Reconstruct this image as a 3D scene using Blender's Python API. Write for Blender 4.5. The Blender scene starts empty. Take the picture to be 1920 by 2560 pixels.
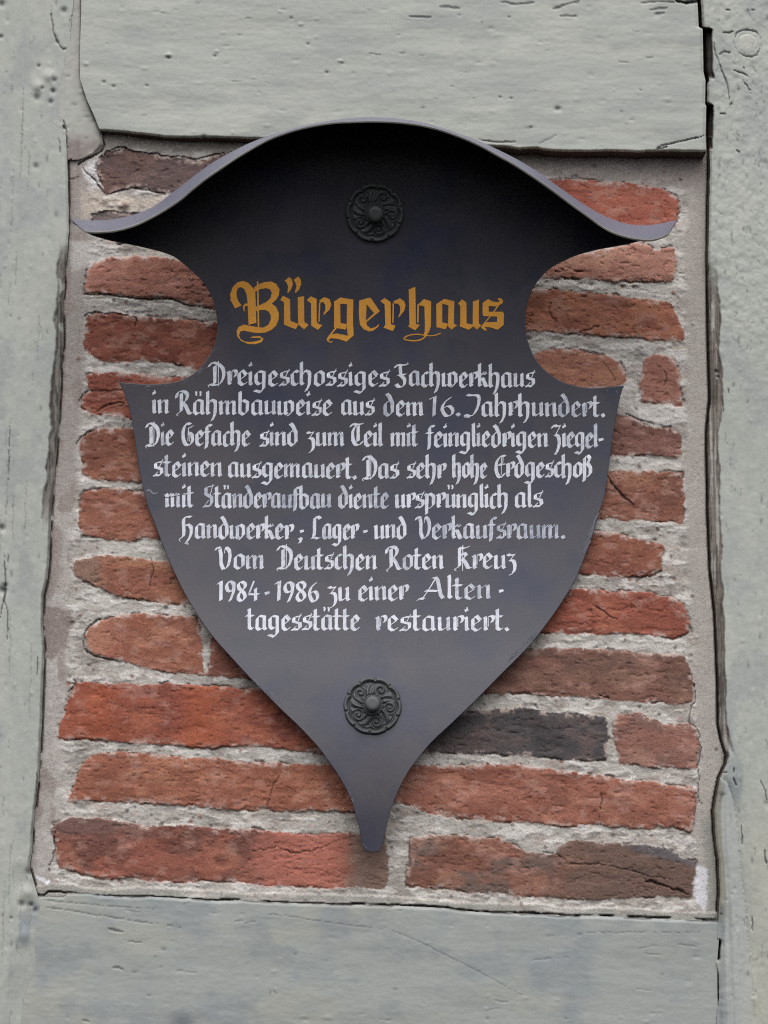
import bpy, bmesh, math, random
import numpy as np
from mathutils import Vector, geometry

# ------------------------------------------------------------------ camera, light, exposure
SC = bpy.context.scene
COL = SC.collection
IMW, IMH, FPX = 1920.0, 2560.0, 5120.0       # the frame the survey marks were read in
MPP = 0.0005                                  # metres per mark at the wall in the middle of the frame
PITCH = math.radians(8.0)
DIST = FPX * MPP
FWD = np.array([0.0, math.cos(PITCH), math.sin(PITCH)])
UPV = np.array([0.0, -math.sin(PITCH), math.cos(PITCH)])
CAM = np.array([0.0, 0.0, 2.6]) - DIST * FWD

cam_data = bpy.data.cameras.new('camera')
cam_data.sensor_fit = 'VERTICAL'
cam_data.sensor_height = 36.0
cam_data.lens = 36.0 * FPX / IMH
cam_data.clip_start = 0.01
cam_data.clip_end = 200.0
cam = bpy.data.objects.new('camera', cam_data)
COL.objects.link(cam)
cam.location = CAM
cam.rotation_euler = (math.pi / 2 + PITCH, 0, 0)
SC.camera = cam

SUN_EL, SUN_AZ = math.radians(58), math.radians(180)   # in front of the wall
world = bpy.data.worlds.new('World')
SC.world = world
world.use_nodes = True
wn, wl = world.node_tree.nodes, world.node_tree.links
bg = wn['Background']
sky = wn.new('ShaderNodeTexSky')
sky.sky_type = 'NISHITA'
sky.sun_disc = False
sky.sun_elevation = SUN_EL
sky.sun_rotation = SUN_AZ
sky.dust_density = 4.0
hsv = wn.new('ShaderNodeHueSaturation')        # overcast: the blue is mostly gone
hsv.inputs['Saturation'].default_value = 0.34
wl.new(sky.outputs[0], hsv.inputs['Color'])
wl.new(hsv.outputs[0], bg.inputs['Color'])
bg.inputs['Strength'].default_value = 0.10

sun_data = bpy.data.lights.new('sun', 'SUN')
sun_data.energy = 1.5
sun_data.angle = math.radians(75)
sun_data.color = (1.0, 0.97, 0.93)
sun = bpy.data.objects.new('sun', sun_data)
COL.objects.link(sun)
sun.rotation_euler = (math.pi / 2 - SUN_EL, 0, 0)
sun.location = (0, -3, 6)

SC.view_settings.view_transform = 'Standard'
SC.view_settings.look = 'None'
SC.view_settings.gamma = 1.0
SC.view_settings.use_curve_mapping = False
SC.view_settings.exposure = 0.44
SC.cycles.use_denoising = False
SC.cycles.pixel_filter_type = 'BLACKMAN_HARRIS'
SC.cycles.filter_width = 1.15

# ------------------------------------------------------------------ helpers
def at(px, py, Y):
    """point of the wall plane at depth Y (metres, minus = towards the street) seen at a survey mark"""
    px, py, Y = np.broadcast_arrays(np.asarray(px, float), np.asarray(py, float), np.asarray(Y, float))
    u = (px - IMW / 2) / FPX
    v = (IMH / 2 - py) / FPX
    dy = FWD[1] + v * UPV[1]
    dz = FWD[2] + v * UPV[2]
    t = (Y - CAM[1]) / dy
    return np.stack([CAM[0] + u * t, Y, CAM[2] + dz * t], axis=-1)

def lin(r, g=None, b=None):
    c = np.array(r if g is None else (r, g, b), float) / 255.0
    return np.where(c <= 0.04045, c / 12.92, ((c + 0.055) / 1.055) ** 2.4)

def sstep(a, b, x):
    t = np.clip((x - a) / (b - a), 0, 1)
    return t * t * (3 - 2 * t)

def brickc(r, g, b):
    c = lin(r, g, b)
    l = c @ np.array([0.3, 0.59, 0.11])
    warm = min(max((r - b - 25) / 60.0, 0), 1)
    return (c * 0.74 + l * 0.26) * (np.array([1.06, 1.06, 1.06]) * (1 - warm) + np.array([1.06, 1.11, 0.98]) * warm)

def mixc(C, c, f):
    f = np.asarray(f)[..., None]
    return C * (1 - f) + np.asarray(c) * f

_tabs = {}
def vnoise(x, y, seed):
    if seed not in _tabs:
        _tabs[seed] = np.random.RandomState(seed).rand(256, 256)
    T = _tabs[seed]
    xi, yi = np.floor(x).astype(int), np.floor(y).astype(int)
    fx, fy = x - xi, y - yi
    fx = fx * fx * fx * (fx * (fx * 6 - 15) + 10)
    fy = fy * fy * fy * (fy * (fy * 6 - 15) + 10)
    a, b = T[yi & 255, xi & 255], T[yi & 255, (xi + 1) & 255]
    c, d = T[(yi + 1) & 255, xi & 255], T[(yi + 1) & 255, (xi + 1) & 255]
    return (a * (1 - fx) + b * fx) * (1 - fy) + (c * (1 - fx) + d * fx) * fy

def fbm(x, y, seed, octv=4, gain=0.5):
    s, amp, tot = 0.0, 1.0, 0.0
    for o in range(octv):
        s = s + amp * vnoise(x * 2 ** o + 17.3 * o, y * 2 ** o + 9.1 * o, seed + o)
        tot += amp
        amp *= gain
    return s / tot - 0.5          # about -0.5 .. 0.5

def seg_dist(X, Y, pts):
    d = np.full(X.shape, 1e9)
    pos = np.zeros(X.shape)
    n = len(pts) - 1
    for k in range(n):
        x0, y0 = pts[k]
        x1, y1 = pts[k + 1]
        dx, dy = x1 - x0, y1 - y0
        L = dx * dx + dy * dy + 1e-9
        t = np.clip(((X - x0) * dx + (Y - y0) * dy) / L, 0, 1)
        dd = np.hypot(X - x0 - t * dx, Y - y0 - t * dy)
        m = dd < d
        d = np.where(m, dd, d)
        pos = np.where(m, (k + t) / n, pos)
    return d, pos

def poly_sdf(X, Y, pts):
    """negative inside"""
    d = np.full(X.shape, 1e9)
    ins = np.zeros(X.shape, bool)
    n = len(pts)
    for k in range(n):
        x0, y0 = pts[k]
        x1, y1 = pts[(k + 1) % n]
        dx, dy = x1 - x0, y1 - y0
        t = np.clip(((X - x0) * dx + (Y - y0) * dy) / (dx * dx + dy * dy + 1e-9), 0, 1)
        d = np.minimum(d, np.hypot(X - x0 - t * dx, Y - y0 - t * dy))
        if y0 != y1:
            c = ((y0 > Y) != (y1 > Y)) & (X < x0 + (Y - y0) * dx / dy)
            ins ^= c
    return np.where(ins, -d, d)

def box_of(X, Y, pts, m):
    p = np.array(pts, float)
    return (X > p[:, 0].min() - m) & (X < p[:, 0].max() + m) & (Y > p[:, 1].min() - m) & (Y < p[:, 1].max() + m)

def carve(H, C, X, Y, pts, width, depth, dark=(0.02, 0.018, 0.02), dirt=0.9, seed=5, jag=2.0, taper=True):
    """a crack along a line: real groove, with the bare dark wood or grime at its bottom"""
    width, depth = max(width * 0.78, 1.7), depth * 0.6
    b = box_of(X, Y, pts, width * 3 + 6)
    if not b.any():
        return
    x, y = X[b], Y[b]
    jx = x + jag * 2 * fbm(x / 11, y / 11, seed + 40, 2)
    jy = y + jag * 2 * fbm(x / 11 + 50, y / 11, seed + 41, 2)
    d, pos = seg_dist(jx, jy, pts)
    w = width * (0.75 + 0.9 * (fbm(x / 25, y / 25, seed + 42, 2)) + 0.2)
    if taper:
        w = w * np.clip(np.minimum(pos, 1 - pos) * 5 + 0.25, 0, 1)
    f = 1 - sstep(0.35, 1.0, d / np.maximum(w, 0.3))
    H[b] -= depth * f
    C[b] = mixc(C[b], dark, f * dirt)

def bumpat(H, X, Y, px, py, r, h, ry=None):
    ry = ry or r
    b = (abs(X - px) < 3 * r) & (abs(Y - py) < 3 * ry)
    if b.any():
        q = ((X[b] - px) / r) ** 2 + ((Y[b] - py) / ry) ** 2
        H[b] += h * np.exp(-q)

def raw_mesh(name, verts, faces, cols=None, smooth=True):
    verts = np.asarray(verts, np.float32)
    faces = np.asarray(faces, np.int32)
    me = bpy.data.meshes.new(name)
    me.vertices.add(len(verts))
    me.vertices.foreach_set('co', verts.ravel())
    n = faces.shape[1]
    me.loops.add(faces.size)
    me.loops.foreach_set('vertex_index', faces.ravel())
    me.polygons.add(len(faces))
    me.polygons.foreach_set('loop_start', np.arange(0, faces.size, n, dtype=np.int32))
    try:
        me.polygons.foreach_set('loop_total', np.full(len(faces), n, np.int32))
    except Exception:
        pass
    me.update(calc_edges=True)
    me.validate()
    if smooth:
        me.polygons.foreach_set('use_smooth', np.ones(len(me.polygons), bool))
    if cols is not None:
        a = me.color_attributes.new('Col', 'FLOAT_COLOR', 'POINT')
        c4 = np.ones((len(verts), 4), np.float32)
        c4[:, :3] = np.clip(cols, 0, 1)
        a.data.foreach_set('color', c4.ravel())
    me.update()
    return me

def put(name, me, mat, base=(0, 0, 0), parent=None):
    """link a mesh whose vertices are in world space; base = where its origin goes"""
    o = bpy.data.objects.new(name, me)
    COL.objects.link(o)
    base = Vector(base)
    if parent is not None:
        pw = Vector(parent['_w'])
        o.parent = parent
        o.location = base - pw
    else:
        o.location = base
    o['_w'] = tuple(base)
    co = np.empty(len(me.vertices) * 3, np.float32)
    me.vertices.foreach_get('co', co)
    co = co.reshape(-1, 3) - np.array(base, np.float32)
    me.vertices.foreach_set('co', co.ravel())
    me.update()
    me.materials.append(mat)
    return o

def empty(name, loc, parent=None):
    o = bpy.data.objects.new(name, None)
    COL.objects.link(o)
    o.empty_display_size = 0.05
    o.location = Vector(loc) - (Vector(parent['_w']) if parent is not None else Vector((0, 0, 0)))
    if parent is not None:
        o.parent = parent
    o['_w'] = tuple(loc)
    return o

def tag(o, label, cat, group=None, kind='thing'):
    o['label'] = label
    if cat:
        o['category'] = cat
    if group:
        o['group'] = group
    if kind:
        o['kind'] = kind
    return o

def grid_faces(R, Cn, off=0):
    i = np.arange(R * Cn).reshape(R, Cn) + off
    return np.stack([i[:-1, :-1], i[1:, :-1], i[1:, 1:], i[:-1, 1:]], -1).reshape(-1, 4)

def sheet(name, PX, PY, H, C, back, side_col):
    """relief board: front grid at height H (m, towards the street) plus four sides going back to depth `back`"""
    R, Cn = PX.shape
    V = at(PX, PY, -H)
    verts = [V.reshape(-1, 3)]
    cols = [C.reshape(-1, 3)]
    faces = [grid_faces(R, Cn)]
    idx = np.arange(R * Cn).reshape(R, Cn)
    off = R * Cn
    for line, rev in ((idx[0, :], False), (idx[-1, :], True), (idx[:, 0], True), (idx[:, -1], False)):
        Vf = V.reshape(-1, 3)[line]
        n = len(line)
        depths = (0.0, 0.3, 1.0)
        ring = []
        for k, q in enumerate(depths):
            W = Vf.copy()
            W[:, 1] = Vf[:, 1] + (back - Vf[:, 1]) * q
            verts.append(W)
            cc = np.tile(np.asarray(side_col), (n, 1)) * (1.0 + 0.5 * fbm(line * 0.05 + k, line * 0 + k * 3.0, 77, 3))[:, None]
            cols.append(cc)
            ring.append(np.arange(n) + off)
            off += n
        for a, b in ((0, 1), (1, 2)):
            q = np.stack([ring[a][:-1], ring[a][1:], ring[b][1:], ring[b][:-1]], -1)
            faces.append(q[:, ::-1] if rev else q)
    return raw_mesh(name, np.concatenate(verts), np.concatenate(faces), np.concatenate(cols))

# ------------------------------------------------------------------ materials
def material(name, rough=0.6, spec=0.4, attr=True, color=(0.5, 0.5, 0.5), var=(), bumps=(), rvar=0.0, metallic=0.0, specks=()):
    """var: (scale, stretch, amount) brightness variation; bumps: (scale, stretch, strength, distance)"""
    m = bpy.data.materials.new(name)
    m.use_nodes = True
    nt = m.node_tree
    N, L = nt.nodes, nt.links
    p = N['Principled BSDF']
    p.inputs['Roughness'].default_value = rough
    p.inputs['Specular IOR Level'].default_value = spec
    p.inputs['Metallic'].default_value = metallic
    geo = N.new('ShaderNodeNewGeometry')

    def noise(scale, stretch, detail=5.0):
        mp = N.new('ShaderNodeMapping')
        mp.inputs['Scale'].default_value = stretch
        L.new(geo.outputs['Position'], mp.inputs['Vector'])
        t = N.new('ShaderNodeTexNoise')
        t.inputs['Scale'].default_value = scale
        t.inputs['Detail'].default_value = detail
        t.inputs['Roughness'].default_value = 0.6
        L.new(mp.outputs[0], t.inputs['Vector'])
        return t.outputs['Fac']
    if attr:
        a = N.new('ShaderNodeVertexColor')
        a.layer_name = 'Col'
        c = a.outputs['Color']
    else:
        r = N.new('ShaderNodeRGB')
        r.outputs[0].default_value = (*color, 1)
        c = r.outputs[0]
    for sc, st, amt in var:
        mr = N.new('ShaderNodeMapRange')
        mr.inputs['From Min'].default_value = 0.25
        mr.inputs['From Max'].default_value = 0.75
        mr.inputs['To Min'].default_value = 1 - amt
        mr.inputs['To Max'].default_value = 1 + amt
        L.new(noise(sc, st), mr.inputs['Value'])
        vm = N.new('ShaderNodeVectorMath')
        vm.operation = 'SCALE'
        L.new(c, vm.inputs[0])
        L.new(mr.outputs[0], vm.inputs['Scale'])
        c = vm.outputs[0]
    for k, (sc, lo, hi, colr, amt) in enumerate(specks):
        mr = N.new('ShaderNodeMapRange')
        mr.inputs['From Min'].default_value = lo
        mr.inputs['From Max'].default_value = hi
        mr.inputs['To Max'].default_value = amt
        L.new(noise(sc * (1 + 0.013 * k), (1, 1, 1.2), 2.0), mr.inputs['Value'])
        mx = N.new('ShaderNodeMix')
        mx.data_type = 'RGBA'
        L.new(mr.outputs[0], mx.inputs[0])
        L.new(c, mx.inputs[6])
        mx.inputs[7].default_value = (*colr, 1)
        c = mx.outputs[2]
    L.new(c, p.inputs['Base Color'])
    if rvar:
        mr = N.new('ShaderNodeMapRange')
        mr.inputs['From Min'].default_value = 0.3
        mr.inputs['From Max'].default_value = 0.7
        mr.inputs['To Min'].default_value = rough - rvar
        mr.inputs['To Max'].default_value = rough + rvar
        L.new(noise(9, (1, 1, 1)), mr.inputs['Value'])
        L.new(mr.outputs[0], p.inputs['Roughness'])
    prev = None
    for sc, st, stren, dist in bumps:
        b = N.new('ShaderNodeBump')
        b.inputs['Strength'].default_value = stren
        b.inputs['Distance'].default_value = dist
        L.new(noise(sc, st), b.inputs['Height'])
        if prev is not None:
            L.new(prev, b.inputs['Normal'])
        prev = b.outputs['Normal']
    if prev is not None:
        L.new(prev, p.inputs['Normal'])
    return m

M_BRICK = material('brick', 0.92, 0.2, specks=((420, 0.62, 0.68, (0.075, 0.034, 0.026), 0.65), (560, 0.65, 0.70, (0.46, 0.33, 0.27), 0.6), (210, 0.64, 0.70, (0.10, 0.048, 0.036), 0.5)), var=((160, (1, 1, 1.4), 0.10), (520, (1, 1, 1), 0.16), (1300, (1, 1, 1), 0.20)),
                   bumps=((300, (1, 1, 1.3), 0.5, 0.0012), (900, (1, 1, 1), 0.7, 0.0007)))
M_MORTAR = material('lime_mortar', 0.95, 0.15, specks=((430, 0.62, 0.68, (0.17, 0.145, 0.125), 0.6), (520, 0.63, 0.69, (0.64, 0.62, 0.59), 0.65), (200, 0.66, 0.70, (0.20, 0.15, 0.12), 0.5)), var=((240, (1, 1, 1), 0.14), (700, (1, 1, 1), 0.13), (1500, (1, 1, 1), 0.18)),
                    bumps=((520, (1, 1, 1), 0.7, 0.0011), (1500, (1, 1, 1), 0.6, 0.0005)))
M_PAINT_H = material('grey_paint_on_beam', 0.62, 0.3, var=((14, (0.5, 1, 2), 0.05), (220, (0.2, 1, 1), 0.04), (1000, (0.7, 1, 1), 0.06)),
                     bumps=((90, (0.2, 1, 1), 0.18, 0.0008), (420, (0.5, 1, 1), 0.35, 0.0005)))
M_PAINT_V = material('grey_paint_on_post', 0.62, 0.3, var=((14, (2, 1, 0.5), 0.05), (220, (1, 1, 0.2), 0.04), (1000, (1, 1, 0.7), 0.06)),
                     bumps=((110, (1, 1, 0.2), 0.35, 0.0008), (380, (1, 1, 0.6), 0.4, 0.0006)))

# ------------------------------------------------------------------ survey marks
LEFT_EDGE = [(-420, 185), (0, 184), (35, 182), (115, 174), (190, 165), (237, 153), (300, 152), (341, 166), (405, 169), (475, 171),
             (579, 173), (640, 168), (700, 163), (785, 159), (850, 161), (918, 155), (1045, 149), (1190, 138), (1280, 130), (1396, 125),
             (1450, 120), (1490, 110), (1560, 108), (1627, 112), (1700, 110), (1772, 107), (1850, 104), (1920, 100), (2007, 91),
             (2080, 83), (2123, 81), (2169, 76), (2200, 84), (2267, 104), (2325, 95), (2410, 90), (2500, 64), (2600, 50), (2980, 30)]
RIGHT_EDGE = [(-420, 1740), (0, 1748), (20, 1750), (68, 1752), (72, 1762), (180, 1764), (200, 1769), (260, 1768), (265, 1771), (340, 1769),
              (379, 1771), (420, 1772), (500, 1770), (640, 1768), (800, 1769), (900, 1771), (1000, 1774), (1060, 1768), (1090, 1766),
              (1200, 1768), (1280, 1769), (1425, 1775), (1540, 1787), (1640, 1791), (1714, 1794), (1812, 1795), (1850, 1803),
              (1888, 1816), (1910, 1814), (1945, 1797), (2000, 1786), (2030, 1782), (2085, 1785), (2150, 1794), (2230, 1797),
              (2290, 1793), (2350, 1790), (2400, 1786), (2480, 1786), (2540, 1788), (2980, 1800)]
BEAM_BOTTOM = [(150, 327), (215, 331), (262, 336), (324, 343), (388, 345), (450, 344), (509, 346), (642, 350), (900, 360),
               (1238, 368), (1278, 374), (1320, 371), (1359, 378), (1452, 380), (1539, 378), (1600, 381), (1649, 378), (1700, 379), (1770, 380)]
SILL_TOP = [(60, 2240), (110, 2240), (120, 2232), (179, 2233), (200, 2238), (260, 2242), (347, 2242), (440, 2247), (509, 2253), (579, 2251),
            (706, 2258), (810, 2261), (960, 2264), (1105, 2270), (1191, 2281), (1296, 2284), (1423, 2290), (1539, 2292), (1654, 2297), (1810, 2302)]

def curve(tab, v):
    a = np.array(tab, float)
    return np.interp(v, a[:, 0], a[:, 1])
def left_edge(y): return curve(LEFT_EDGE, y)
def right_edge(y): return curve(RIGHT_EDGE, y)

PAINT = lin(173, 177, 171)
PAINT_COOL = lin(140, 147, 153)
WOOD = lin(98, 90, 80)
GRIME = np.array([0.022, 0.02, 0.021])

# ------------------------------------------------------------------ brick panel
# (outline, colour, second colour, how proud in mm)
BRICKS = [
 ([(246,400),(269,379),(312,372),(370,384),(446,396),(492,402),(573,381),(640,390),(640,480),(400,485),(370,474),(324,471),(284,483),(266,489),(254,463),(243,428)], (103, 82, 80), (114, 84, 79), -1),
 ([(228,533),(262,526),(330,535),(420,530),(430,560),(400,606),(300,612),(236,592)], (92,92,100), (120,105,102), -2.5),
 ([(217,685),(230,661),(268,643),(314,642),(332,637),(359,641),(413,645),(460,657),(560,662),(560,775),(540,773),(463,759),(428,744),(370,747),(324,741),(272,735),(211,733),(211,715)], (184, 112, 102), (172, 102, 90), 2),  # pale pink brick, lightened further to offset the roof's shade
 ([(220,790),(237,781),(301,782),(336,793),(370,788),(405,796),(463,799),(560,808),(560,930),(492,924),(446,912),(394,909),(347,903),(301,906),(249,903),(223,889),(211,860),(214,814)], (148,74,60), (130,62,52), 1),
 ([(211,941),(223,929),(255,931),(301,932),(359,935),(417,941),(500,948),(560,955),(560,1055),(324,1047),(260,1039),(220,1033),(203,1014),(208,993),(220,976),(214,964)], (160,80,64), (140,66,54), 1),
 ([(200,1098),(231,1077),(278,1071),(330,1071),(420,1078),(520,1084),(520,1220),(420,1215),(347,1207),(301,1204),(243,1201),(214,1193),(203,1184),(208,1161),(200,1138)], (148,84,68), (135,74,60), 1.5),
 ([(200,1242),(208,1227),(243,1222),(301,1224),(359,1230),(540,1240),(540,1362),(470,1360),(400,1352),(359,1347),(318,1355),(278,1352),(231,1344),(203,1338),(194,1315),(197,1286)], (156,88,72), (140,78,66), 1.5),
 ([(190,1399),(208,1393),(260,1390),(324,1393),(370,1399),(417,1402),(600,1412),(600,1520),(469,1511),(405,1506),(347,1503),(301,1491),(249,1471),(220,1459),(197,1444),(180,1425)], (162,94,72), (150,84,68), 1),
 ([(211,1592),(231,1564),(266,1546),(324,1535),(405,1537),(492,1543),(501,1570),(506,1627),(509,1673),(512,1688),(463,1685),(417,1679),(347,1665),(289,1650),(243,1639),(220,1627)], (170,98,82), (158,86,68), 2),
 ([(532,1556),(620,1560),(740,1570),(740,1705),(630,1700),(540,1693),(516,1688),(524,1640)], (150,84,72), (130,72,62), 0),
 ([(191,1708),(214,1702),(278,1708),(347,1711),(417,1708),(492,1714),(579,1717),(637,1723),(700,1728),(860,1738),(860,1892),(770,1882),(694,1870),(579,1867),(521,1870),(463,1867),(405,1862),(324,1859),(243,1850),(174,1850),(145,1844),(150,1812),(162,1778),(174,1737)], (166,78,58), (140,66,58), 2),
 ([(226,1886),(278,1879),(359,1882),(440,1888),(521,1893),(637,1905),(723,1908),(840,1912),(895,1916),(895,2030),(752,2027),(666,2024),(579,2024),(509,2018),(428,2013),(347,2007),(272,2004),(203,2001),(171,2001),(179,1984),(191,1943),(210,1905)], (164,90,70), (150,80,62), 1.5),
 ([(127,2076),(136,2058),(185,2043),(231,2044),(301,2053),(359,2065),(428,2065),(463,2059),(544,2073),(613,2070),(677,2076),(752,2085),(903,2084),(962,2088),(968,2120),(972,2190),(960,2224),(868,2218),(822,2221),(723,2215),(637,2212),(579,2206),(509,2203),(440,2206),(370,2203),(324,2195),(272,2198),(231,2192),(174,2175),(150,2169),(139,2134),(139,2105)], (156,80,68), (124,72,64), 1),
 ([(1300,448),(1377,449),(1469,449),(1516,454),(1597,460),(1654,472),(1695,492),(1698,521),(1692,560),(1640,575),(1300,575)], (164,74,60), (176,88,72), 0),
 ([(1440,640),(1588,608),(1625,614),(1634,625),(1680,618),(1690,640),(1686,700),(1678,707),(1597,704),(1481,701),(1365,695),(1250,690),(1250,630)], (182, 116, 104), (172, 106, 94), 1.5),  # pinkish pale, colour also raised against the shade under the wing
 ([(1280,718),(1336,721),(1394,724),(1481,730),(1568,741),(1626,750),(1678,756),(1686,779),(1707,819),(1710,843),(1701,854),(1654,854),(1597,846),(1539,843),(1481,840),(1423,834),(1313,828),(1200,825),(1200,716)], (158,84,68), (178,102,76), 1.5),
 ([(1250,880),(1336,886),(1371,871),(1411,869),(1463,877),(1516,889),(1550,906),(1562,929),(1568,953),(1556,963),(1500,978),(1250,975)], (165,96,80), (170,108,86), 0),
 ([(1611,895),(1637,889),(1678,895),(1692,912),(1701,941),(1704,987),(1704,1016),(1666,1010),(1602,1007),(1599,976),(1605,929)], (160,96,86), (140,80,70), 0.5),
 ([(1400,1032),(1480,1035),(1539,1039),(1573,1042),(1608,1057),(1637,1071),(1678,1068),(1698,1086),(1704,1132),(1701,1143),(1626,1141),(1530,1138),(1400,1135)], (138,88,80), (122,76,70), 0),
 ([(1400,1168),(1521,1175),(1597,1178),(1654,1178),(1707,1181),(1711,1230),(1712,1280),(1707,1308),(1654,1303),(1568,1300),(1500,1297),(1400,1290)], (150,88,72), (134,76,64), 1),
 ([(1380,1322),(1481,1327),(1539,1332),(1573,1344),(1614,1349),(1654,1361),(1663,1373),(1657,1396),(1654,1430),(1597,1442),(1510,1442),(1446,1436),(1380,1430)], (154,84,68), (138,72,60), 1),
 ([(1330,1470),(1429,1474),(1492,1471),(1568,1480),(1626,1483),(1672,1494),(1712,1509),(1721,1535),(1724,1581),(1683,1595),(1597,1584),(1481,1584),(1365,1581),(1280,1578),(1290,1480)], (164,78,62), (150,70,56), 1.5),
 ([(1240,1620),(1330,1627),(1377,1618),(1481,1622),(1597,1630),(1712,1636),(1730,1685),(1735,1731),(1733,1757),(1683,1760),(1597,1757),(1539,1752),(1452,1743),(1307,1734),(1209,1737),(1100,1735),(1110,1640)], (134,86,76), (118,82,72), 1),
 ([(1040,1776),(1168,1778),(1249,1772),(1319,1772),(1400,1783),(1469,1783),(1516,1795),(1518,1847),(1514,1903),(1452,1902),(1394,1899),(1307,1888),(1191,1885),(1064,1882),(960,1880),(960,1776)], (80, 76, 79), (90, 80, 80), 1),
 ([(1533,1804),(1544,1783),(1597,1783),(1637,1798),(1654,1812),(1730,1810),(1744,1830),(1747,1859),(1744,1893),(1741,1925),(1683,1920),(1615,1918),(1550,1911),(1541,1880),(1536,1840)], (152,94,84), (134,92,84), 1),
 ([(912,1918),(1040,1912),(1134,1913),(1250,1910),(1320,1916),(1423,1930),(1539,1943),(1654,1960),(1741,1969),(1741,2007),(1738,2053),(1730,2079),(1683,2070),(1597,2073),(1481,2062),(1411,2068),(1307,2056),(1191,2050),(1105,2042),(1040,2022),(1018,2013),(986,2010),(912,2010)], (166,94,80), (150,80,66), 1.5),
 ([(1024,2094),(1064,2088),(1122,2085),(1180,2094),(1249,2094),(1284,2111),(1313,2128),(1365,2134),(1388,2131),(1400,2111),(1440,2102),(1510,2108),(1597,2111),(1666,2123),(1689,2134),(1707,2146),(1738,2151),(1741,2180),(1730,2244),(1701,2244),(1643,2241),(1539,2247),(1452,2250),(1307,2241),(1249,2232),(1180,2232),(1122,2224),(1012,2218),(1015,2186),(1024,2151),(1021,2117)], (148,88,74), (116,92,84), 1),
]
# the courses carry on behind the shield
for x0, x1, x2, y0, y1 in ((660, 960, 1280, 450, 580), (580, 900, 1230, 640, 690), (580, 860, 1180, 716, 828), (580, 900, 1230, 868, 970),
                           (580, 1000, 1380, 1010, 1135), (540, 900, 1380, 1160, 1290), (560, 1000, 1360, 1316, 1440),
                           (620, 900, 1270, 1470, 1580), (760, 1080, 1085, 1600, 1735)):
    for a, b in ((x0, x1), (x1 + 18, x2)):
        if b - a > 60:
            BRICKS.append(([(a, y0), (b, y0 + 6), (b, y1 + 6), (a, y1)], (150, 82, 68), (134, 74, 62), 0.5))

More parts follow.
